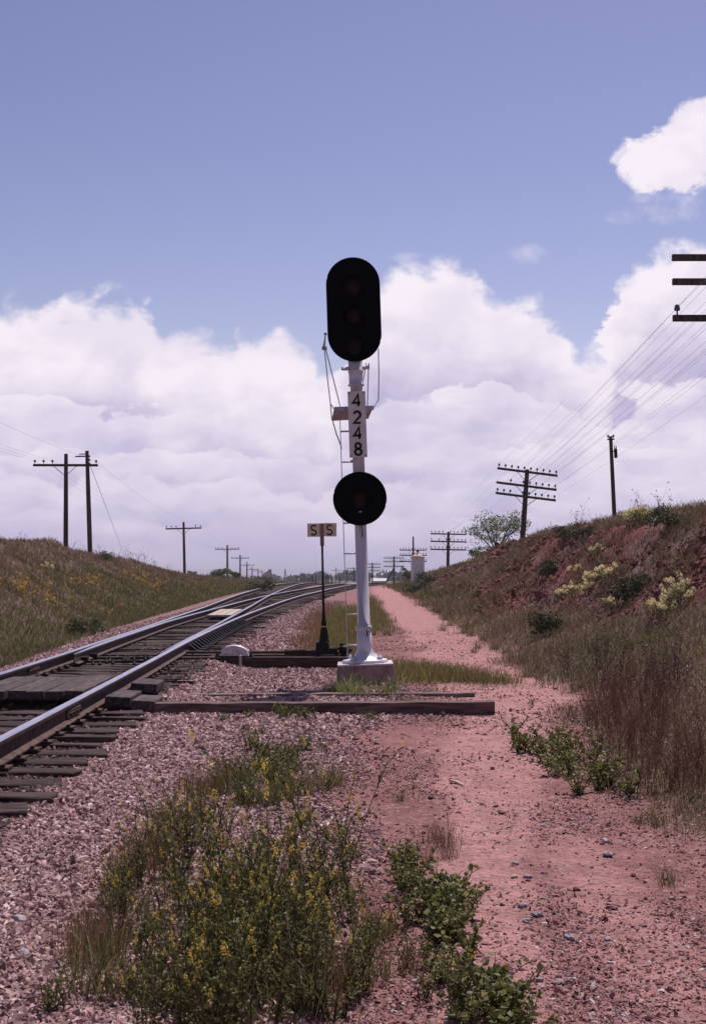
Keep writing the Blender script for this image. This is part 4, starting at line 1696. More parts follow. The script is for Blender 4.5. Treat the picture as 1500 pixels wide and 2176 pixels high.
# far stock fence by the track crest
for i, px_ in enumerate((664, 671, 688, 693, 697, 705, 722)):
    Yq = 240 + i * 7
    b_ = P(px_, 1237, Yq)
    m_ = MB()
    m_.tube([(0, 0, -1.0), (0, 0, 1.25 + random.uniform(-.2, .5))], [.13, .11], 7)
    if i in (2, 3, 4):
        m_.box((.25, 0, .95), (.9, .08, .12))
    tag(m_.build('fence_post', M_pole, None, loc=(b_.x, Yq, b_.z)), 'small dark post past the crest between the switch stand and the signal', 'post', 'far dark posts beyond the crest')
x_, Yq = (805 - 750) / F * 300, 300
g0 = Hs(x_, Yq)
ws = empty('shed', (x_, Yq, g0))
h_ = P(805, 1235, Yq).z - g0
m_ = MB()
m_.box((0, 0, h_ / 2 - .1), (3.2, 2.4, h_ + .2))
m_.build('wall', M_brown, ws)
m_ = MB()
m_.add([(-1.75, -1.4, h_ + .02), (1.75, -1.4, h_ + .02), (1.75, 1.4, h_ + .02), (-1.75, 1.4, h_ + .02), (-1.7, 0, h_ + .65), (1.7, 0, h_ + .65)], [(0, 1, 5, 4), (2, 3, 4, 5), (1, 2, 5), (3, 0, 4), (3, 2, 1, 0)])
m_.build('roof', M_white, ws)
tag(ws, 'low far shed with a white roof, left of the propped pole', 'shed')

# ------------------------------------------------------------------ plants


def blades(XY, h, wd, lean, cols, curve=.5, base_dz=-.02, dirs=None):
    """bent tapering blades; arrays per blade; returns V, F(tri), C"""
    N = len(XY)
    a = rng.uniform(0, 2 * np.pi, N) if dirs is None else dirs
    ca, sa = np.cos(a), np.sin(a)
    fa = rng.uniform(0, 2 * np.pi, N)
    fx, fy = np.cos(fa) * wd / 2, np.sin(fa) * wd / 2
    z0 = (XY[:, 2] if XY.shape[1] > 2 else H(XY[:, 0], XY[:, 1])) + base_dz
    x0, y0 = XY[:, 0], XY[:, 1]
    def lvl(t, k):
        off = lean * (t ** (1 + curve)) * h
        return x0 + ca * off, y0 + sa * off, z0 + h * t * (1 - .25 * lean * t), k
    Vv = np.empty((N, 7, 3))
    for j, (t, k) in enumerate(((0, 1.0), (.4, .85), (.75, .55))):
        X_, Y_, Z_, k = lvl(t, k)
        Vv[:, 2 * j] = np.stack([X_ - fx * k, Y_ - fy * k, Z_], 1)
        Vv[:, 2 * j + 1] = np.stack([X_ + fx * k, Y_ + fy * k, Z_], 1)
    X_, Y_, Z_, k = lvl(1.0, 0)
    Vv[:, 6] = np.stack([X_, Y_, Z_], 1)
    Ft = np.array([(0, 1, 3), (0, 3, 2), (2, 3, 5), (2, 5, 4), (4, 5, 6)])
    Ff = (Ft[None] + (np.arange(N) * 7)[:, None, None]).reshape(-1, 3)
    return Vv.reshape(-1, 3), Ff, np.repeat(cols, 7, axis=0)


def cat(parts):
    Vs, Fs, Cs, o = [], [], [], 0
    for v_, f_, c_ in parts:
        Vs.append(v_)
        if f_.shape[1] == 4:
            f_ = np.concatenate([f_[:, [0, 1, 2]], f_[:, [0, 2, 3]]])
        Fs.append(f_ + o)
        Cs.append(c_)
        o += len(v_)
    return np.concatenate(Vs), np.concatenate(Fs), np.concatenate(Cs)


def mixcol(n_, *cs, w_=None, jit=.25):
    cs = np.array(cs, float)
    i = rng.choice(len(cs), n_, p=w_)
    return cs[i] * rng.uniform(1 - jit, 1 + jit, (n_, 1))


BR1, BR2, MAUVE = (.190, .130, .102), (.300, .225, .165), (.235, .162, .150)
GN1, GN2, GN3 = (.120, .122, .048), (.180, .172, .070), (.085, .090, .040)
RED = (.235, .115, .092)

# left bank cover
xx, yy = sample(230000, 16, 150, -17.5, -5.0, 1.3)
s2 = (Xc(yy) - 2.3 - xx) / 5.6
kp = (s2 > -.05) & (xx > -.30 * yy - 1)
kp &= rng.uniform(0, 1, len(xx)) < np.clip(.45 + fbm(xx * .8, yy * .5, 101, 3) * .8, 0, 1)
xx, yy, s2 = xx[kp], yy[kp], s2[kp]
s2 = np.clip(s2 + (fbm(xx * .5, yy * .25, 102, 3) - .5) * .7, 0, 1.5)
hgt = rng.uniform(.10, .28, len(xx)) * (.8 + .5 * fbm(xx * .7, yy * .5, 103, 2)) * np.where(s2 < .25, .8, 1.0)
up_ = mixcol(len(xx), BR1, MAUVE, BR2, GN3, RED, w_=[.24, .36, .12, .10, .18])
dn_ = mixcol(len(xx), GN1, GN2, BR1, GN3, MAUVE, w_=[.3, .26, .16, .16, .12])
tt = sst(s2, .30, .75)[:, None]
cl_ = np.where(rng.uniform(0, 1, (len(xx), 1)) < tt, up_, dn_)
wd = np.clip(yy * .00048, .014, .05)
cl_ = cl_ * (.7 + .65 * fbm(xx * 1.4, yy * .6, 104, 3))[:, None]
Vb = blades(np.stack([xx, yy], 1), hgt, wd, rng.uniform(.2, 1.0, len(xx)), cl_)
gl_ = np_mesh('bank_grass', *Vb[:2], M_dry, Vb[2])
gl_['kind'] = 'stuff'
gl_['label'] = 'brown and green grass over the left cut bank'

# right bank and verge cover
xx, yy = sample(330000, 4.5, 140, 1.2, 13, 1.25)
gw = grass_w(xx, yy)
tr = toe_r(yy)
s = (xx - tr) / (7.4 - tr)
kp = (rng.uniform(0, 1, len(xx)) < gw * (1 - .93 * bare_bank(xx, yy)) * np.clip(.3 + 1.0 * fbm(xx * .9, yy * .6, 111, 3), 0, 1)) & (xx < .32 * yy + 2.5)
xx, yy, s = xx[kp], yy[kp], s[kp]
hgt = rng.uniform(.10, .32, len(xx)) * (.7 + .7 * fbm(xx * .8, yy * .6, 113, 2))
hgt = hgt * np.interp(yy, [8, 18, 30, 60], [.6, .75, .9, 1.0])
gg = fbm(xx * .5, yy * .22, 114, 3)
green = np.clip(sst(gg, .42, .6) * sst(yy, 12, 20) * (1 - sst(s, .2, .5)), 0, 1)
br_ = mixcol(len(xx), BR1, MAUVE, BR2, RED, GN3, w_=[.28, .32, .14, .16, .10])
gn_ = mixcol(len(xx), GN1, GN2, BR1, GN3, w_=[.36, .3, .16, .18])
cl_ = np.where(rng.uniform(0, 1, (len(xx), 1)) < green[:, None] * .9 + .12, gn_, br_)
wd = np.clip(yy * .00046, .006, .045)
cl_ = cl_ * (.7 + .65 * fbm(xx * 1.4, yy * .6, 105, 3))[:, None]
Vb = blades(np.stack([xx, yy], 1), hgt, wd, rng.uniform(.2, 1.0, len(xx)), cl_)
g2 = np_mesh('bank_grass', *Vb[:2], M_dry, Vb[2])
g2['kind'] = 'stuff'
g2['label'] = 'brown and mauve grass over the right bank and verge'

# clods and thin grass on the eroded face
xx, yy = sample(120000, 12, 100, 3.4, 9.5, 1.1)
bb_ = bare_bank(xx, yy)
kp = (rng.uniform(0, 1, len(xx)) < bb_ * np.clip(fbm(xx * 1.3, yy * .5, 121, 3) * 2.4 - .75, 0.04, 1) * .5) & (xx < .30 * yy + .6)
xx, yy = xx[kp], yy[kp]
t_ = rng.uniform(0, 1, (len(xx), 1))
stones('bank_rubble', np.stack([xx, yy], 1), rng.lognormal(math.log(.034), .5, len(xx)) * np.clip(yy / 40, .8, 1.6), np.array([.10, .030, .028]) * (1 - t_) + np.array([.20, .080, .078]) * t_, 'crumbled red clods on the eroded face of the right bank')
cx_, cy_ = sample(1900, 12, 100, 3.4, 9.5, 1.1)
kp = (rng.uniform(0, 1, len(cx_)) < bare_bank(cx_, cy_) * np.clip(fbm(cx_ * .9, cy_ * .3, 122, 3) * 3 - .8, 0.1, 1)) & (cx_ < .30 * cy_ + .6)
cx_, cy_ = cx_[kp], cy_[kp]
xx = np.repeat(cx_, 40) + rng.normal(0, .13, len(cx_) * 40)
yy = np.repeat(cy_, 40) + rng.normal(0, .22, len(cx_) * 40)
cl_ = np.repeat(mixcol(len(cx_), MAUVE, BR1, BR2, GN3, RED, jit=.15), 40, axis=0) * rng.uniform(.75, 1.25, (len(xx), 1))
Vb = blades(np.stack([xx, yy], 1), rng.uniform(.08, .30, len(xx)), np.clip(yy * .00046, .006, .045), rng.uniform(.3, 1.0, len(xx)), cl_)
g5 = np_mesh('bank_weeds', *Vb[:2], M_dry, Vb[2])
g5['kind'] = 'stuff'
g5['label'] = 'mauve and grey weeds tufting the eroded red face'

# green wedge by the signal, growth between track and path
xx, yy = sample(90000, 16.5, 80, -1.6, 3.4, 1.15)
n_ = (fbm(xx * .9, yy * .7, 61, 4) - .5) * 1.4
wedge = (1 - sst(np.abs(yy - 21.2) + n_ * .8, 1.5, 3.3)) * sst(xx, .3, .6) * (1 - sst(xx + (yy - 18.5) * .215 + n_ * .3, 1.9, 2.7))
mid = sst(yy, 24.2, 25.0) * (1 - sst(yy, 46, 60)) * (1 - sst(np.abs(xx - np.interp(yy, [24, 34, 60], [-.3, -.5, -.3])) + n_ * .5, .5, 1.0))
mid2 = sst(yy, 30, 38) * (1 - sst(yy, 60, 80)) * (1 - sst(np.abs(xx - .75) + n_ * .5, .15, .45)) * .7
kp = rng.uniform(0, 1, len(xx)) < np.maximum(np.maximum(wedge, mid) ** 1.5, mid2)
wv = wedge[kp]
xx, yy = xx[kp], yy[kp]
hgt = rng.uniform(.08, .26, len(xx)) * np.where(wv > .3, 1.15, 1)
cl_ = mixcol(len(xx), GN2, GN1, (.14, .13, .045), BR2, RED, w_=[.33, .27, .2, .12, .08])
rd = rng.uniform(0, 1, len(xx)) < np.where((xx < np.interp(yy, [24, 34, 60], [-.75, -.75, -.6])) & (yy > 24), .8, .1)
cl_[rd] = np.array(RED) * .9
Vb = blades(np.stack([xx, yy], 1), hgt, np.full(len(xx), .009), rng.uniform(.1, .6, len(xx)), cl_)
g3 = np_mesh('verge_grass', *Vb[:2], M_leaf, Vb[2])
g3['kind'] = 'stuff'
g3['label'] = 'olive green grass around the signal foundation and switch stand'

# far field cover past the crest
xx, yy = sample(40000, 100, 420, -60, 60, 1.3)
kp = ((xx < Xc(yy) - 3) | (xx > Xc(yy) + div(yy) + 2.6)) & (np.abs(xx) < .3 * yy)
xx, yy = xx[kp], yy[kp]
Vb = blades(np.stack([xx, yy], 1), rng.uniform(.2, .6, len(xx)), yy * .0006, rng.uniform(.1, .6, len(xx)), mixcol(len(xx), BR1, GN2, GN1, MAUVE))
g4 = np_mesh('field_grass', *Vb[:2], M_dry, Vb[2])
g4['kind'] = 'stuff'
g4['label'] = 'rough grass of the flat land beyond the banks'


# yellow flowers of the left bank
def specks(XY, h, size, cols, per=5):
    N = len(XY)
    z = H(XY[:, 0], XY[:, 1])
    p = np.repeat(np.stack([XY[:, 0], XY[:, 1], z + h], 1), per, axis=0) + rng.normal(0, 1, (N * per, 3)) * np.array([.06, .06, .05])
    s = size * rng.uniform(.6, 1.4, (N * per, 1))
    a = rng.normal(size=(N * per, 3))
    a[:, 2] *= .5
    a /= np.linalg.norm(a, axis=1)[:, None]
    b_ = np.cross(a, rng.normal(size=(N * per, 3)))
    b_ /= np.linalg.norm(b_, axis=1)[:, None]
    q = np.stack([p - a * s, p + b_ * s, p + a * s, p - b_ * s], 1).reshape(-1, 3)
    return q, np.arange(N * per * 4).reshape(-1, 4), np.repeat(np.repeat(cols, per, axis=0), 4, axis=0)


def scatter_px(lst):
    out_ = []
    for (px_, py_, sx_, sy_, n_) in lst:
        g = G(px_, py_)
        u_ = g.y / F
        q = np.stack([rng.normal(g.x, sx_ * u_, n_), rng.normal(g.y, sy_, n_)], 1)
        out_.append(q)
    return np.concatenate(out_)


XYf = scatter_px([(300, 1240, 26, 2.2, 46), (322, 1252, 9, 1.0, 22), (200, 1248, 11, 1.0, 24), (70, 1258, 45, 2.6, 34), (35, 1262, 25, 1.8, 24), (275, 1248, 20, 1.5, 10), (390, 1250, 40, 4.0, 12), (150, 1262, 60, 2.4, 12), (450, 1246, 25, 8, 14), (240, 1275, 40, 2.0, 8)])
Vb = specks(XYf, rng.uniform(.16, .30, len(XYf)), .032, mixcol(len(XYf), (.46, .26, .06), (.40, .26, .09)), 5)
fl_ = np_mesh('wildflowers', *Vb[:2], M_petal, Vb[2])
fl_['kind'] = 'stuff'
fl_['label'] = 'orange yellow wildflowers in patches on the left bank'


# --- individual plant builders: each returns a template Empty with parts
def tube_np(pts, r, n_=4):
    """thin tapering stem as arrays"""
    pts = np.asarray(pts, float)
    m__ = len(pts)
    t = np.gradient(pts, axis=0)
    t /= np.linalg.norm(t, axis=1)[:, None] + 1e-9
    u = np.cross(t, np.array([.31, .95, .05]))
    u /= np.linalg.norm(u, axis=1)[:, None] + 1e-9
    v_ = np.cross(t, u)
    rr = np.linspace(r, r * .45, m__)[:, None]
    ring = [pts + (u * math.cos(2 * math.pi * k / n_) + v_ * math.sin(2 * math.pi * k / n_)) * rr for k in range(n_)]
    Vv = np.stack(ring, 1).reshape(-1, 3)
    Ff = []
    for i in range(m__ - 1):
        for k in range(n_):
            k2 = (k + 1) % n_
            Ff.append((i * n_ + k, i * n_ + k2, (i + 1) * n_ + k2, (i + 1) * n_ + k))
    return Vv, np.array(Ff)


def leaf_np(p, d, size, width, droop=.2):
    """one pointed-oval leaf folded along its midrib"""
    d = np.asarray(d, float)
    d = d / (np.linalg.norm(d) + 1e-9)
    sd_ = np.cross(d, rng.normal(size=3))
    sd_ /= np.linalg.norm(sd_) + 1e-9
    nn = np.cross(sd_, d)
    tip = p + d * size - np.array([0, 0, droop * size])
    m1 = p + d * size * .5
    return np.array([p, m1 + sd_ * width + nn * width * .3, tip, m1 - sd_ * width + nn * width * .3]), np.array([(0, 1, 2, 3)])


def stem_path(base, a, lean, h, n_=7, wob=.012):
    t = np.linspace(0, 1, n_)[:, None]
    dirv_ = np.array([math.cos(a), math.sin(a), 0])
    p = np.array(base) + dirv_ * (lean * h * t ** 1.4) + np.array([0, 0, 1]) * h * t * (1 - .15 * lean * t)
    p[1:] += rng.normal(0, wob, (n_ - 1, 3)) * h
    return p


def finish(name, parts, label, cat_, group):
    o = empty(name)
    for pn_, arr, mat in parts:
        if arr:
            v_, f_, c_ = cat(arr)
            np_mesh(pn_, v_, f_, mat, c_, o)
    tag(o, label, cat_, group)
    return o


def col4(n_, c_, j=.25):
    return np.tile(np.array(c_) * rng.uniform(1 - j, 1 + j), (n_, 1))


def clover(h=.6, n_st=6, flowers=7, leafd=13):
    st_, lf, fw = [], [], []
    for i in range(n_st):
        a = rng.uniform(0, 2 * np.pi)
        hh_ = h * rng.uniform(.6, 1.05)
        pth = stem_path((rng.normal(0, .02), rng.normal(0, .02), -.02), a, rng.uniform(.1, .42), hh_)
        v_, f_ = tube_np(pth, .0032)
        st_.append((v_, f_, col4(len(v_), (.10, .105, .04))))
        tips = [pth[-1]]
        dirs_ = [pth[-1] - pth[-2]]
        for k in range(rng.integers(2, 4)):
            q = pth[rng.integers(2, 6)]
            a2 = rng.uniform(0, 2 * np.pi)
            p2 = stem_path(q, a2, rng.uniform(.4, .8), hh_ * rng.uniform(.22, .42), 5)
            v_, f_ = tube_np(p2, .002)
            st_.append((v_, f_, col4(len(v_), (.11, .11, .042))))
            tips.append(p2[-1])
            dirs_.append(p2[-1] - p2[-2])
            for m__ in range(4):
                q2 = p2[rng.integers(1, 5)]
                for _ in range(3):
                    d = rng.normal(size=3) + np.array([0, 0, .3])
                    v_, f_ = leaf_np(q2, d, rng.uniform(.012, .024), .0055)
                    lf.append((v_, f_, col4(4, (.13, .128, .052), .35)))
        for m__ in range(leafd):
            t = rng.uniform(.06, .85)
            k = int(t * 6)
            q = pth[k] + (pth[min(k + 1, 6)] - pth[k]) * rng.uniform(0, 1)
            d0 = rng.normal(size=3)
            d0[2] = abs(d0[2]) * .5
            d0 /= np.linalg.norm(d0)
            e = q + d0 * rng.uniform(.015, .04)
            for _ in range(3):
                v_, f_ = leaf_np(e, d0 + rng.normal(0, .7, 3), rng.uniform(.014, .028), .0068)
                lf.append((v_, f_, col4(4, (.150, .145, .062) if rng.uniform() < .65 else (.26, .24, .14), .35)))
        for tp_, dr_ in zip(tips, dirs_):
            if rng.uniform() > flowers / 10:
                continue
            dr_ = dr_ / (np.linalg.norm(dr_) + 1e-9) + np.array([0, 0, .5])
            dr_ /= np.linalg.norm(dr_)
            L = rng.uniform(.04, .10)
            for m__ in range(int(L * 420)):
                t = rng.uniform(0, 1)
                e = tp_ + dr_ * L * t
                rr = .0075 * (1 - .5 * t)
                an = rng.uniform(0, 2 * np.pi)
                d = np.array([math.cos(an), math.sin(an), -.45])
                v_, f_ = leaf_np(e + d * rr * .3, d, rng.uniform(.007, .012), .0028, .3)
                fw.append((v_, f_, col4(4, (.62, .45, .12), .3)))
    return [('stem', st_, M_leaf), ('foliage', lf, M_leaf), ('blossom', fw, M_petal)]


def broadweed(h=.25, n_st=7, leafd=11, size=.035, c1=(.125, .132, .048), c2=(.22, .21, .11), width=.36):
    st_, lf = [], []
    for i in range(n_st):
        a = rng.uniform(0, 2 * np.pi)
        hh_ = h * rng.uniform(.5, 1.05)
        pth = stem_path((rng.normal(0, .025), rng.normal(0, .025), -.02), a, rng.uniform(.15, .8), hh_)
        v_, f_ = tube_np(pth, .0035)
        st_.append((v_, f_, col4(len(v_), (.085, .075, .035))))
        for m__ in range(leafd):
            t = rng.uniform(.15, 1)
            k = min(5, int(t * 6))
            q = pth[k] + (pth[k + 1] - pth[k]) * rng.uniform(0, 1)
            d0 = rng.normal(size=3)
            d0[2] = abs(d0[2]) * .8
            s_ = size * rng.uniform(.6, 1.25)
            v_, f_ = leaf_np(q, d0, s_, s_ * width, .15)
            lf.append((v_, f_, col4(4, c1 if rng.uniform() < .7 else c2, .3)))
    return [('stem', st_, M_leaf), ('foliage', lf, M_leaf)]


def tuft(h=.2, n_=60, cols=(GN1, GN2, BR2), w_=None, wd=.004, spread=.05, lean=(.15, .9)):
    XY = np.concatenate([rng.normal(0, spread, (n_, 2)), np.zeros((n_, 1))], 1)
    hh_ = h * rng.uniform(.45, 1.1, n_)
    return [('blade_clump', [blades(XY, hh_, np.full(n_, wd), rng.uniform(*lean, n_), mixcol(n_, *cols, w_=w_))], M_leaf)]


def dryweed(h=.55, n_st=9, col_=RED, heads=True, twig=5, hc=(.07, .04, .035), head_r=.012, stem_r=.0026):
    st_, hd = [], []
    for i in range(n_st):
        a = rng.uniform(0, 2 * np.pi)
        pth = stem_path((rng.normal(0, .03), rng.normal(0, .03), -.03), a, rng.uniform(.05, .5), h * rng.uniform(.55, 1.05), 7, .02)
        v_, f_ = tube_np(pth, stem_r)
        st_.append((v_, f_, col4(len(v_), col_, .35)))
        ends = [pth[-1]]
        for k in range(twig):
            q = pth[rng.integers(2, 7)]
            p2 = stem_path(q, rng.uniform(0, 2 * np.pi), rng.uniform(.3, .9), h * rng.uniform(.12, .35), 4, .03)
            v_, f_ = tube_np(p2, stem_r * .6, 3)
            st_.append((v_, f_, col4(len(v_), col_, .35)))
            ends.append(p2[-1])
        if heads:
            for e in ends:
                if rng.uniform() < .7:
                    s_ = head_r * rng.uniform(.7, 1.3)
                    v_ = ICO_V * s_ * np.array([1, 1, .8]) + e
                    hd.append((v_, ICO_F, col4(12, hc, .3)))
    return [('stem', st_ + hd, M_dry)]


PLACED = []


def place(tmpls, px_, py_, scale=1.0, label=None, group=None, first={}, g=None, rotx=True):
    t_ = random.choice(tmpls)
    if first.get(t_.name) is None:
        first[t_.name] = True
        o = t_
    else:
        o = copy_tree(t_)
    if g is None:
        g = G(px_, py_)
    o.location = g
    s_ = scale * random.uniform(.85, 1.15)
    o.scale = (s_, s_, s_ * random.uniform(.9, 1.12))
    o.rotation_euler = (0, 0, random.uniform(0, 6.28))
    if label:
        o['label'] = label
    if group:
        o['group'] = group
    PLACED.append(o)
    return o


def used_only(tmpls):
    """drop templates nobody used"""
    for t_ in tmpls:
        if t_ not in PLACED:
            for ch in list(t_.children):
                bpy.data.objects.remove(ch)
            bpy.data.objects.remove(t_)


def make_set(n_, name, fn, label, cat_, group):
    return [finish(name, fn(), label, cat_, group) for _ in range(n_)]


# yellow sweet clover in the foreground
T_clover = make_set(5, 'sweet_clover', lambda: clover(rng.uniform(.42, .58), int(rng.integers(7, 10)), rng.uniform(.9, 1.9), 18), 'x', 'wild plant', 'x')
T_tall = make_set(4, 'sweet_clover', lambda: clover(rng.uniform(.66, .85), 2, rng.uniform(3.5, 6.0), 10), 'x', 'wild plant', 'x')
LC = 'tall green sweet clover with yellow flower spikes in the thick foreground clump'
GC = 'yellow sweet clover plants in the foreground'
CL = []
for i in range(46):
    py_ = random.uniform(1940, 2260)
    px_ = random.gauss(500, 110 + (py_ - 1940) * .12)
    if 200 < px_ < 780:
        place(T_clover, px_, py_, random.uniform(.6, .95), LC, GC)
for (px_, py_) in ((385, 1900), (470, 1930), (482, 1960), (520, 2000), (555, 1940), (570, 2010), (600, 1990), (640, 1980), (690, 1960), (720, 1930), (740, 1980), (430, 2010), (340, 1960), (660, 2080), (580, 2120), (450, 2120), (510, 2170)):
    place(T_tall, px_, py_, random.uniform(.8, 1.0), 'lanky sweet clover stalk rising above the thick foreground clump', GC)
for (px_, py_, s_) in ((330, 1840, .8), (380, 1800, .85), (400, 1850, .9), (300, 1890, .8), (250, 1930, .75), (270, 1900, .7), (350, 1870, .85), (430, 1790, .8), (230, 1960, .7), (440, 1880, .9)):
    place(T_clover, px_, py_, s_ * .9, 'sweet clover with yellow spikes at the left end of the weeds, against the ballast', GC)
for (px_, py_, s_) in ((620, 1850, .8), (680, 1880, .9), (730, 1870, .8), (560, 1880, .85), (745, 1960, .75), (770, 2060, .7), (760, 2130, .7)):
    place(T_clover, px_, py_, s_ * .9, 'sweet clover with sparse yellow spikes on the right fringe of the clump', GC)
for (px_, py_) in ((975, 2165), (420, 1740), (540, 1690), (590, 1680), (510, 1700)):
    place(T_clover, px_, py_, .55, 'small sweet clover standing apart from the thick clump', GC)

# leafy weeds
T_broad = make_set(4, 'leafy_weed', lambda: broadweed(rng.uniform(.2, .28), 8, 15, .036), 'x', 'wild plant', 'x')
T_low = make_set(3, 'leafy_weed', lambda: broadweed(rng.uniform(.14, .2), 9, 18, .022, (.125, .125, .055), (.21, .20, .11), .3), 'x', 'wild plant', 'x')


def line_of(pts_, n_, jx, jy):
    for i in range(n_):
        t = random.random() * (len(pts_) - 1)
        k = int(t)
        a, b2 = pts_[k], pts_[k + 1]
        yield a[0] + (b2[0] - a[0]) * (t - k) + random.gauss(0, jx), a[1] + (b2[1] - a[1]) * (t - k) + random.gauss(0, jy)


for px_, py_ in line_of([(850, 1850), (880, 1900), (930, 1960), (975, 2010)], 24, 24, 16):
    place(T_broad, px_, py_, .85, 'broad leaved green weed in the patch along the left edge of the smooth path', 'leafy weeds by the path')
for px_, py_ in line_of([(950, 2080), (1010, 2120), (1060, 2165), (1090, 2200)], 15, 26, 22):
    place(T_broad, px_, py_, .85, 'broad leaved weed in the bottom patch beside the path', 'leafy weeds by the path')
for px_, py_ in line_of([(1130, 1590), (1180, 1610), (1240, 1640), (1300, 1690)], 24, 26, 16):
    place(T_broad, px_, py_, 1.0, 'dark green leafy weed in the patch right of the path, under the dry stalks', 'leafy weeds right of the path')
place(T_broad, 1092, 1562, .8, 'small separate leafy weed at the left tip of the right weed patch', 'leafy weeds right of the path')
for px_, py_ in line_of([(560, 1610), (600, 1640), (560, 1690), (520, 1660)], 24, 30, 16):
    place(T_low, px_, py_, 1.35, 'fine leaved green weed in the patch between the timber and the clover', 'fine leaved weeds')
place(T_broad, 650, 1596, .95, 'upright leafy weed right of the fine leaved patch', 'leafy weeds by the path')
for px_, py_ in ((590, 1520), (610, 1528), (640, 1526), (655, 1530), (600, 1530), (625, 1520)):
    place(T_low, px_, py_, 1.1, 'fine leaved green weed growing against the front timber', 'fine leaved weeds')
for (px_, py_, s_, lab) in ((474, 1534, .8, 'leftmost little weed before the front timber'), (527, 1526, .9, 'second little weed from the left before the front timber')):
    place(T_low, px_, py_, s_, lab, 'fine leaved weeds')
for px_, py_ in ((640, 1760), (610, 2150), (700, 2160), (420, 2100), (330, 2060), (500, 2060), (560, 2110), (650, 2080), (380, 2160), (470, 2170), (300, 2130), (730, 2090), (530, 1990), (620, 2010), (440, 2000), (680, 2010)):
    place(T_low, px_, py_, 1.3, 'fine leaved weed under the sweet clover', 'fine leaved weeds')

for (px_, py_, s_) in ((120, 2150, .8), (260, 1860, .7), (300, 2000, .9), (700, 1790, .7), (860, 2060, .7), (900, 2120, .8), (560, 1560, .7), (690, 1600, .6), (1010, 1440, .5), (1130, 1500, .6)):
    place(T_low, px_, py_, s_, 'small stray weed alone on the gravel', 'stray weeds')
# grass tufts
T_tuft = make_set(3, 'grass_tuft', lambda: tuft(.24, 85, ((.09, .09, .04), (.13, .115, .06), (.17, .13, .09), GN1), None, .0042, .045), 'x', 'grass tuft', 'x')
T_tuftg = make_set(2, 'grass_tuft', lambda: tuft(.26, 75, ((.17, .18, .08), (.12, .13, .05), (.23, .22, .12)), None, .008, .06, (.3, 1.1)), 'x', 'grass tuft', 'x')
T_tuftr = make_set(3, 'grass_tuft', lambda: tuft(.30, 80, (RED, (.12, .062, .05), BR1, GN3), [.35, .3, .2, .15], .0036, .05, (.05, .5)), 'x', 'grass tuft', 'x')
GTU = 'grass tufts on the gravel'
for (px_, py_, s_) in ((930, 1302, 1.2), (945, 1318, 1.1), (960, 1330, 1.3), (985, 1345, 1.2), (1000, 1352, 1.0), (1030, 1362, 1.2), (1050, 1380, 1.2), (1075, 1388, 1.0), (1015, 1378, .9), (940, 1340, 1.0), (1110, 1408, 1.2), (1140, 1425, 1.1), (905, 1290, 1.3), (1120, 1440, .9)):
    place(T_tuft, px_, py_, s_ * 1.25, 'low grass tuft breaking the right edge of the far path', 'tufts along the far path')
for (px_, py_, s_) in ((800, 1300, 1.3), (790, 1290, 1.3), (812, 1312, 1.2), (806, 1340, 1.1), (815, 1325, 1.0), (798, 1325, 1.2), (790, 1350, 1.1), (822, 1350, .9)):
    place(T_tuft, px_, py_, s_ * 1.3, 'brown tuft between the signal mast and the far path', 'tufts behind the mast')
for (px_, py_, s_) in ((520, 1712, 1.2), (565, 1715, 1.2), (610, 1708, 1.1), (640, 1690, 1.1), (480, 1690, 1.0), (590, 1695, 1.2)):
    place(T_tuft, px_, py_, s_, 'grey grass tuft at the near side of the fine leaved weed patch', 'grass tufts by the weed patch')
for (px_, py_, s_, lab) in ((690, 1675, 1.35, 'grey green grass tuft right of the fine leaved patch'), (715, 1668, .7, 'small grass tuft joined to the grey green one at its right'), (785, 1530, .9, 'thin grass tuft before the middle of the front timber'),
                            (850, 1702, .5, 'tiny grass tuft alone on the gravel left of the path'), (1420, 1880, .75, 'low dark tuft alone near the right edge'),
                            (640, 1745, .7, 'small tuft just above the thick clover'), (745, 1830, .9, 'tuft at the upper right of the clover'), (1008, 1388, 1.0, 'small dark tuft alone on the far path'),
                            (780, 2000, .85, 'tuft between clover and leafy weeds'), (820, 1990, .8, 'pale tuft left of the leafy weed patch'), (800, 2080, .8, 'tuft low between the two weed patches'),
                            (1395, 1755, .7, 'low weed tuft below the dry stalks at right'), (1355, 1750, .5, 'very small tuft below the dry stalks'), (1085, 1400, .9, 'dark tuft at the right side of the far path')):
    place(T_tuft, px_, py_, s_, lab, GTU)
for (px_, py_, s_, lab) in ((735, 1478, 1.42, 'bright bladed tuft at the left foot of the foundation'), (762, 1482, 1.2, 'bright bladed tuft at the middle foot of the foundation'), (812, 1480, 1.35, 'bright bladed tuft at the right foot of the foundation'),
                            (870, 1512, 1.05, 'bright bladed tuft alone in front of the front timber'), (715, 1474, 1.05, 'bright bladed tuft left of the foundation corner'), (745, 1470, 1.2, 'bright bladed tuft against the foundation front')):
    place(T_tuftg, px_, py_, s_, lab, 'bright tufts at the signal foot')
for (px_, py_, s_) in ((190, 2020, .9), (215, 2040, .95), (160, 2040, .8), (180, 2060, .8), (205, 2010, .85), (235, 2030, .8)):
    place(T_tuftr, px_, py_, s_, 'dark red stemmed grass in the clump on the ballast at lower left', 'red grass on the ballast')
for (px_, py_, s_) in ((400, 1690, .9), (430, 1690, .9), (470, 1680, .85), (350, 1760, .8), (380, 1750, .9), (450, 1690, .8), (300, 1850, 1.0), (330, 1820, 1.0), (280, 1870, .9), (360, 1800, 1.0), (390, 1790, .9), (420, 1760, .9), (250, 1900, .9), (340, 1860, 1.0)):
    place(T_tuftr, px_, py_, s_, 'dark red stemmed grass between the clover and the ballast slope', 'red grass on the ballast')
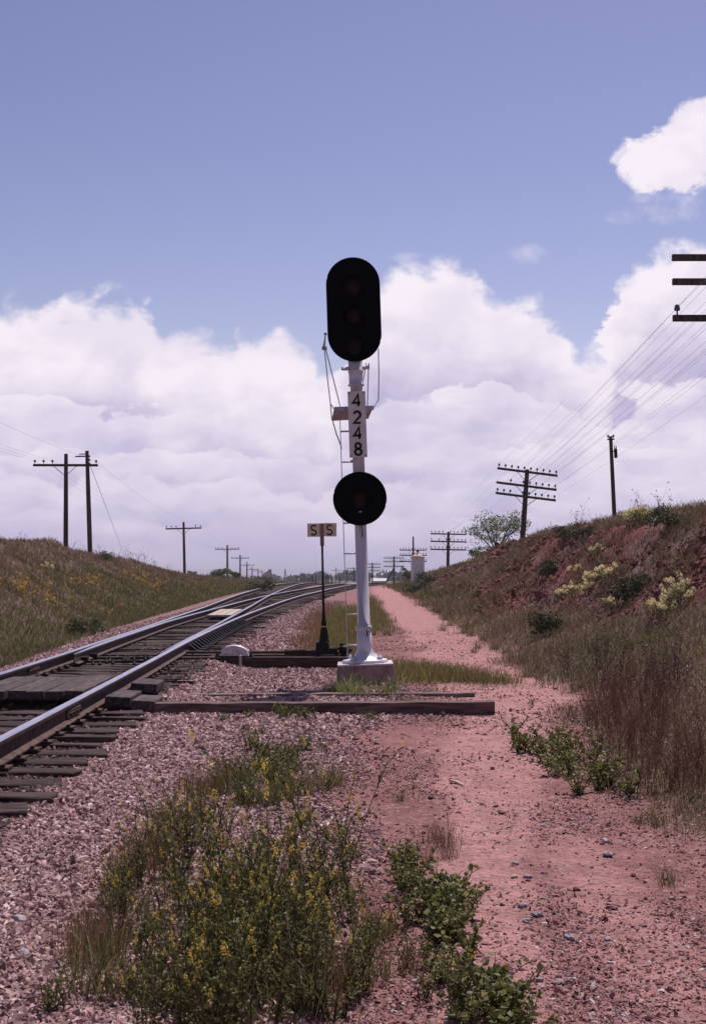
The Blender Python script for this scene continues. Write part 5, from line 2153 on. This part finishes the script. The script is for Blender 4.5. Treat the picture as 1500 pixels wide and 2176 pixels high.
for (px_, py_, s_) in ((920, 1790, .6), (945, 1800, .65), (950, 1825, .6), (905, 1840, .6)):
    place(T_tuftr, px_, py_, s_, 'brown wispy grass at the top of the leafy weed patch', 'red grass on the ballast')

for i in range(22):
    place(T_tuft, random.gauss(500, 150), random.uniform(1880, 2180), random.uniform(.8, 1.3), 'dull grass tuft growing among the sweet clover stems', 'grass tufts among the clover')
for i in range(9):
    place(T_tuftr, random.gauss(690, 70), random.uniform(1900, 2150), random.uniform(.6, .9), 'brown grass on the right fringe of the clover clump', 'red grass on the ballast')

# dry stalks on the right verge
T_dry = make_set(4, 'dry_weed', lambda: dryweed(rng.uniform(.45, .65), 13, (.27, .125, .095), False, 8, stem_r=.0017), 'x', 'dry weed', 'x')
T_seed = make_set(4, 'seeding_weed', lambda: dryweed(rng.uniform(.4, .55), 6, (.15, .095, .085), True, 3, (.15, .105, .11), .010), 'x', 'dry weed', 'x')
T_pale = make_set(2, 'dead_stalk', lambda: dryweed(rng.uniform(.5, .7), 3, (.34, .25, .22), False, 3, stem_r=.0035), 'x', 'dry weed', 'x')
for px_, py_ in line_of([(1290, 1560), (1340, 1600), (1380, 1640), (1440, 1690), (1480, 1700)], 20, 34, 30):
    place(T_dry, px_, py_, .9, 'wispy rust red dry weed in the thicket at the right edge', 'dry weeds of the right verge')
for px_, py_ in line_of([(1240, 1500), (1320, 1530), (1400, 1560), (1470, 1600)], 15, 36, 30):
    place(T_dry, px_, py_, .95, 'wispy brown dry weed behind the dark leafy patch', 'dry weeds of the right verge')
for px_, py_ in line_of([(1190, 1440), (1270, 1470), (1360, 1480), (1460, 1500)], 18, 40, 26):
    place(T_seed, px_, py_, 1.05, 'brown dry weed with round seed heads on the right verge', 'seeding weeds of the right verge')
for px_, py_ in line_of([(1250, 1420), (1340, 1440), (1470, 1450)], 12, 40, 24):
    place(T_seed, px_, py_, 1.2, 'seeding weed standing tall below the cream flowers', 'seeding weeds of the right verge')
for i in range(8):
    place(T_pale, random.gauss(520, 130), random.uniform(1900, 2150), random.uniform(.55, .8), 'pale dead stalk leaning in the sweet clover clump', 'dead stalks in the clover')
for (px_, py_) in ((1350, 1600), (1300, 1640), (1400, 1600), (1430, 1580), (1340, 1540), (1290, 1560), (1370, 1650), (1260, 1620), (1410, 1560), (1380, 1540), (1440, 1650), (1320, 1690), (1440, 1540)):
    place(T_pale, px_, py_, .9, 'pale bent dead stalk among the dry red weeds', 'dead stalks of the right verge')
# stalks on the crests
for (px_, py_) in [(30 + 9 * i, 1160 + 4 * (i % 3)) for i in range(8)] + [(110, 1166), (160, 1172), (168, 1172), (178, 1174), (205, 1182), (212, 1182), (250, 1192), (265, 1196), (278, 1198), (292, 1202), (305, 1206), (330, 1212), (358, 1219), (220, 1186), (240, 1190)]:
    g = P(px_, py_, 62 + (px_ * .06))
    g = Vector((g.x, g.y, Hs(g.x, g.y)))
    place(T_seed, 0, 0, random.uniform(1.3, 2.3), 'tall seed stalk against the sky on the left crest', 'stalks on the left crest', g=g)
for (px_, Yq) in ((1135, 66), (1150, 65), (1162, 63), (1170, 64), (1180, 60), (1245, 52), (1230, 54), (1262, 50), (1400, 38), (1410, 37), (1350, 42)):
    x_ = (px_ - 750) / F * Yq
    place(T_seed, 0, 0, random.uniform(1.4, 2.1), 'tall seed stalk against the sky on the right crest', 'stalks on the right crest', g=Vector((x_, Yq, Hs(x_, Yq))))


# cream flowered shrubs on the red bank
def creambush(rw=.40, rh=.36, nf=520, nl=520):
    lf = [leafcloud([(0, 0, rh * .5)], [(rw, rw, rh * .7)], [nl], .03, ((.09, .092, .045), (.16, .15, .09)))]
    d = rng.normal(size=(14, 3))
    d /= np.linalg.norm(d, axis=1)[:, None]
    d[:, 2] = np.abs(d[:, 2])
    cen_ = [tuple(np.array([0, 0, rh * .45]) + q * np.array([rw, rw, rh * .85]) * rng.uniform(.75, 1.05)) for q in d]
    fw = [leafcloud(cen_, [(rw * .2, rw * .2, rh * .2)] * 14, [nf // 14] * 14, .026, ((.74, .60, .38), (.90, .80, .62)))]
    st_ = []
    for i in range(7):
        pth = stem_path((0, 0, -.05), rng.uniform(0, 6.28), rng.uniform(.2, .9), rh * 1.1, 5)
        v_, f_ = tube_np(pth, .006)
        st_.append((v_, f_, col4(len(v_), (.10, .08, .05))))
    return [('stem', st_, M_dry), ('foliage', lf, M_leaf), ('blossom', fw, M_petal)]


T_cream = make_set(4, 'flowering_shrub', lambda: creambush(), 'x', 'flowering shrub', 'x')
GS = 'cream flowered shrubs on the red bank'
for (px_, py_, s_, lab) in ((1352, 1118, .95, 'cream flowered shrub topmost on the bank, at the crest'), (1364, 1108, .8, 'cream flowered shrub touching the topmost one on its right'), (1268, 1180, .45, 'small cream flowered shrub high on the red bank face'),
                            (1222, 1220, .5, 'pale yellow flowered shrub, left of the diagonal row on the bank'), (1296, 1228, .6, 'cream flowered shrub at the top of the diagonal row'), (1275, 1240, .75, 'cream flowered shrub second in the diagonal row'),
                            (1248, 1258, .6, 'cream flowered shrub third in the diagonal row'), (1215, 1268, .6, 'cream flowered shrub fourth in the diagonal row'), (1190, 1272, .5, 'lowest cream flowered shrub of the diagonal row'),
                            (1440, 1265, .7, 'cream flowered shrub at the right edge, above the spreading ones'), (1445, 1290, .6, 'cream flowered shrub spreading at the right edge'), (1415, 1308, .55, 'cream flowered shrub spreading lower left of the edge ones'),
                            (1390, 1308, .45, 'small pale shrub, leftmost of the spreading ones near the right edge'), (1295, 1290, .35, 'tiny cream flowered shrub below the diagonal row')):
    place(T_cream, px_, py_, s_, lab, GS)
place(T_cream, 995, 1198, .55, 'pale flowered shrub far off at the end of the red bank', GS)
place(T_cream, 100, 1212, .55, 'pale flowered shrub alone high on the left bank', 'shrubs on the left bank')


# dark low bushes
def scrub(rw=.4, rh=.35, nl=700, c1=(.028, .034, .020), c2=(.07, .07, .04)):
    d = rng.normal(size=(8, 3))
    cen_ = [tuple(np.array([q[0] * rw * .4, q[1] * rw * .4, rh * .5 + q[2] * rh * .22])) for q in d]
    lf = [leafcloud(cen_, [(rw * .5, rw * .5, rh * .42)] * 8, [nl // 8] * 8, .035, (c1, c2))]
    st_ = []
    for i in range(6):
        pth = stem_path((0, 0, -.05), rng.uniform(0, 6.28), rng.uniform(.2, .8), rh, 5)
        v_, f_ = tube_np(pth, .008)
        st_.append((v_, f_, col4(len(v_), (.09, .06, .045))))
    return [('stem', st_, M_dry), ('foliage', lf, M_leaf)]


T_scrub = make_set(4, 'scrub_bush', lambda: scrub(), 'x', 'bush', 'x')
for (px_, py_, s_, lab) in ((1155, 1352, 1.0, 'dark round bush beside the far path, below the red bank'), (1172, 1345, .8, 'dark bush just right of the round one beside the far path'), (1330, 1275, .9, 'dark bush on the bank below the cream row'), (1355, 1262, .8, 'dark bush on the bank upper right of another'),
                            (1165, 1225, .9, 'grey bush on the bank left of the yellow shrub'), (1420, 1120, 1.0, 'dark scrub along the top of the red bank'), (1395, 1112, .9, 'dark scrub right of the topmost cream shrub'), (1240, 1140, .9, 'low scrub on the crest left of the transformer pole'), (1200, 1150, .8, 'low scrub on the crest between the two right poles'),
                            (172, 1350, 1.1, 'dark bush low on the left bank near the ballast'), (205, 1338, .7, 'small dark bush right of another low on the left bank'), (228, 1190, .9, 'dark tuft bush on the left crest by the thin pole'),
                            (555, 1258, 1.8, 'dark bush beside the far left rail'), (885, 1262, 1.6, 'dark bush in front of the white booth'), (905, 1245, 1.8, 'bush right of the white booth')):
    place(T_scrub, px_, py_, s_, lab, 'dark bushes')


# trees
def tree(name, base, height, width, n_leaf, leaf, cols, label, group=None, lean=0.1, bare=.3):
    o = empty(name, base)
    m_ = MB()
    tips = []
    fork = height * bare
    m_.tube([(0, 0, -.3), (lean * fork, 0, fork * .5), (lean * fork * 1.5, 0, fork)], [height * .035, height * .028, height * .022], 8)
    top_ = Vector((lean * fork * 1.5, 0, fork))
    for i in range(8):
        a = i * 2.4 + random.uniform(-.4, .4)
        L = random.uniform(.55, 1.0)
        e = top_ + Vector((math.cos(a) * width * .42 * L, math.sin(a) * width * .42 * L, (height - fork) * random.uniform(.25, .85)))
        mid_ = top_.lerp(e, .5) + Vector((0, 0, height * .06))
        m_.tube([top_, mid_, e], [height * .016, height * .011, height * .005], 6)
        tips.append(e)
        for k in range(3):
            e2 = mid_.lerp(e, random.uniform(.2, .9)) + Vector((random.gauss(0, width * .1), random.gauss(0, width * .1), random.uniform(.0, height * .16)))
            m_.tube([mid_, e2], [height * .007, height * .003], 5)
            tips.append(e2)
    m_.build('trunk', M_bark, o)
    cen_ = [tuple(t) for t in tips]
    rad_ = [(width * random.uniform(.10, .20), width * random.uniform(.10, .20), height * random.uniform(.07, .15)) for _ in tips]
    if bare < .15:
        cen_ += [(width * .22 * math.cos(q), width * .22 * math.sin(q), height * .26) for q in (0, 1.3, 2.5, 3.8, 5.0)]
        rad_ += [(width * .26, width * .26, height * .26)] * 5
        tips = tips + [0] * 5
    v_, f_, c_ = leafcloud(cen_, rad_, [n_leaf // len(tips)] * len(tips), leaf, cols)
    np_mesh('crown', v_, f_, M_leaf, c_, o)
    tag(o, label, 'tree', group)
    return o


GRN = ((.075, .095, .045), (.16, .18, .09))


def at_px(px_, py_, Yq):
    g = P(px_, py_, Yq)
    return (g.x, Yq, min(g.z, Hs(g.x, Yq)))


random.seed(12)
tree('mesquite_tree', at_px(1052, 1192, 82), 3.1, 4.1, 4200, .058, GRN, 'open airy tree on the bank left of the leaning pole', lean=.1, bare=.14)
tree('mesquite_tree', at_px(1022, 1200, 86), 1.2, 1.9, 1300, .07, GRN, 'low spreading bush tree at the left foot of the open airy tree', bare=.1)
tree('mesquite_tree', at_px(1338, 1118, 54), 1.15, 1.3, 700, .035, GRN, 'small airy tree behind the crest right of the transformer pole', bare=.2)
tree('mesquite_tree', at_px(1292, 1122, 56), .65, .6, 300, .04, GRN, 'tiny bush behind the crest left of the transformer pole', bare=.1)
tree('green_bush', at_px(470, 1236, 165), 1.7, 2.6, 2000, .11, GRN, 'round green bush at the foot of the third left pole', bare=.1)
tree('green_bush', at_px(500, 1236, 190), 1.5, 1.8, 1200, .11, GRN, 'green bush just right of the third left pole', bare=.1)
tree('green_bush', at_px(410, 1228, 130), .9, 1.1, 700, .08, GRN, 'small bush right of the second left pole', bare=.1)
tree('green_bush', at_px(430, 1230, 140), .6, .7, 400, .07, GRN, 'smallest bush between the second and third left poles', bare=.1)
tree('green_bush', at_px(866, 1238, 130), 1.6, 1.2, 900, .08, GRN, 'narrow green bush left of the white booth', bare=.1)
tree('green_bush', at_px(566, 1240, 330), 1.9, 5.0, 1200, .16, ((.04, .05, .035), (.08, .085, .05)), 'dark wide bush at the far end of the left telegraph line', bare=.1)

for ts in (T_clover, T_tall, T_broad, T_low, T_tuft, T_tuftg, T_tuftr, T_dry, T_seed, T_pale, T_cream, T_scrub):
    used_only(ts)

# ------------------------------------------------------------------ single stones


def rock(px_, py_, size, mat, label, flat=.5):
    g = G(px_, py_)
    r_ = np.random.default_rng(int(px_ * 7 + py_))
    # subdivide an icosahedron once for a chipped look
    Vv = list(map(tuple, ICO_V))
    cache, Ff = {}, []

    def midp(a, b2):
        k = (min(a, b2), max(a, b2))
        if k not in cache:
            p = np.array(Vv[a]) + np.array(Vv[b2])
            Vv.append(tuple(p / np.linalg.norm(p)))
            cache[k] = len(Vv) - 1
        return cache[k]
    for a, b2, c2 in ICO_F:
        ab, bc, ca = midp(a, b2), midp(b2, c2), midp(c2, a)
        Ff += [(a, ab, ca), (ab, b2, bc), (ca, bc, c2), (ab, bc, ca)]
    A = np.array(Vv)
    A = A * (1 + r_.uniform(-.30, .22, (len(A), 1))) * np.array([1.2, .75, flat]) * size * .8
    m_ = MB()
    m_.add([tuple(p) for p in A], Ff)
    o = m_.build('rock', mat, None, loc=(g.x, g.y, g.z + size * flat * .55))
    o.rotation_euler = (r_.uniform(-.15, .15), r_.uniform(-.15, .15), r_.uniform(0, 6))
    tag(o, label, 'rock', 'loose rocks')
    return o


ROCKS = [(1156, 1756, .030, M_grey_rock, 'grey stone on the path, farthest of the grey ones'), (1290, 1820, .040, M_grey_rock, 'long grey stone right of the middle path'), (1093, 1838, .028, M_grey_rock, 'grey stone on the path above the pale one'),
         (1092, 1866, .024, M_pale, 'pale cream stone on the path'), (1120, 1866, .027, M_grey_rock, 'dark grey stone just right of the pale cream one'), (1110, 1928, .030, M_grey_rock, 'grey stone on the path below the pale cream one'),
         (1142, 1948, .032, M_grey_rock, 'grey chip right of a similar stone low on the path'), (1118, 1960, .026, M_grey_rock, 'small grey chip low on the path'), (1300, 1932, .028, M_red_rock, 'dark oval stone alone on the right of the path'),
         (1210, 1998, .034, M_grey_rock, 'pale grey stone low on the path'), (1290, 1998, .024, M_grey_rock, 'grey stone low at the right of the path'), (1145, 2085, .022, M_grey_rock, 'flat grey stone near the bottom of the picture'),
         (1185, 2090, .026, M_grey_rock, 'longest flat grey stone near the bottom'), (914, 1698, .030, M_iron, 'near black stone on the gravel left of the path'), (1225, 1893, .026, M_red_rock, 'dark red stone in the middle of the path'),
         (1000, 1908, .022, M_red_rock, 'brown stone at the edge of the leafy weeds'), (1065, 1730, .026, M_red_rock, 'brown clod on the upper path'), (1285, 1790, .030, M_grey_rock, 'flat pale stone right of the upper path'),
         (940, 1518, .05, M_pale, 'flat pale stone in front of the right end of the timber'), (915, 1522, .035, M_pale, 'flat pale chip left of the flat stone at the timber'), (1345, 1862, .024, M_red_rock, 'small dark stone near the right tuft'),
         (40, 1960, .045, M_grey_rock, 'grey stone on the ballast at the left edge'), (52, 2030, .035, M_grey_rock, 'lower grey stone on the ballast at the left edge'), (1180, 1465, .05, M_grey_rock, 'pale stone at the weeds right of the far path')]
for r_ in ROCKS:
    rock(*r_)
m_ = MB()
g1, g2_ = G(955, 1662), G(985, 1672)
m_.tube([g1 + Vector((0, 0, .012)), g1.lerp(g2_, .5) + Vector((0, 0, .016)), g2_ + Vector((0, 0, .01))], [.008, .010, .006], 6)
tag(m_.build('stick', M_pale, None), 'short pale stick lying on the gravel left of the path', 'stick')

# ------------------------------------------------------------------ haze
mt = bpy.data.materials.new('air')
mt.use_nodes = True
n = NT(mt.node_tree)
n.n.clear()
o_ = n.node('ShaderNodeOutputMaterial')
pv = n.node('ShaderNodeVolumePrincipled')
pv.inputs['Color'].default_value = (.80, .78, .92, 1)
pv.inputs['Density'].default_value = .00028
n.l.new(pv.outputs[0], o_.inputs['Volume'])
m_ = MB()
m_.box((0, 2480, 12), (8200, 7060, 38))
hz = m_.build('haze', mt)
hz['kind'] = 'stuff'
hz['label'] = 'thin pale air over the plain'
print('ballast stones', NB, 'objects', len(SC.objects))
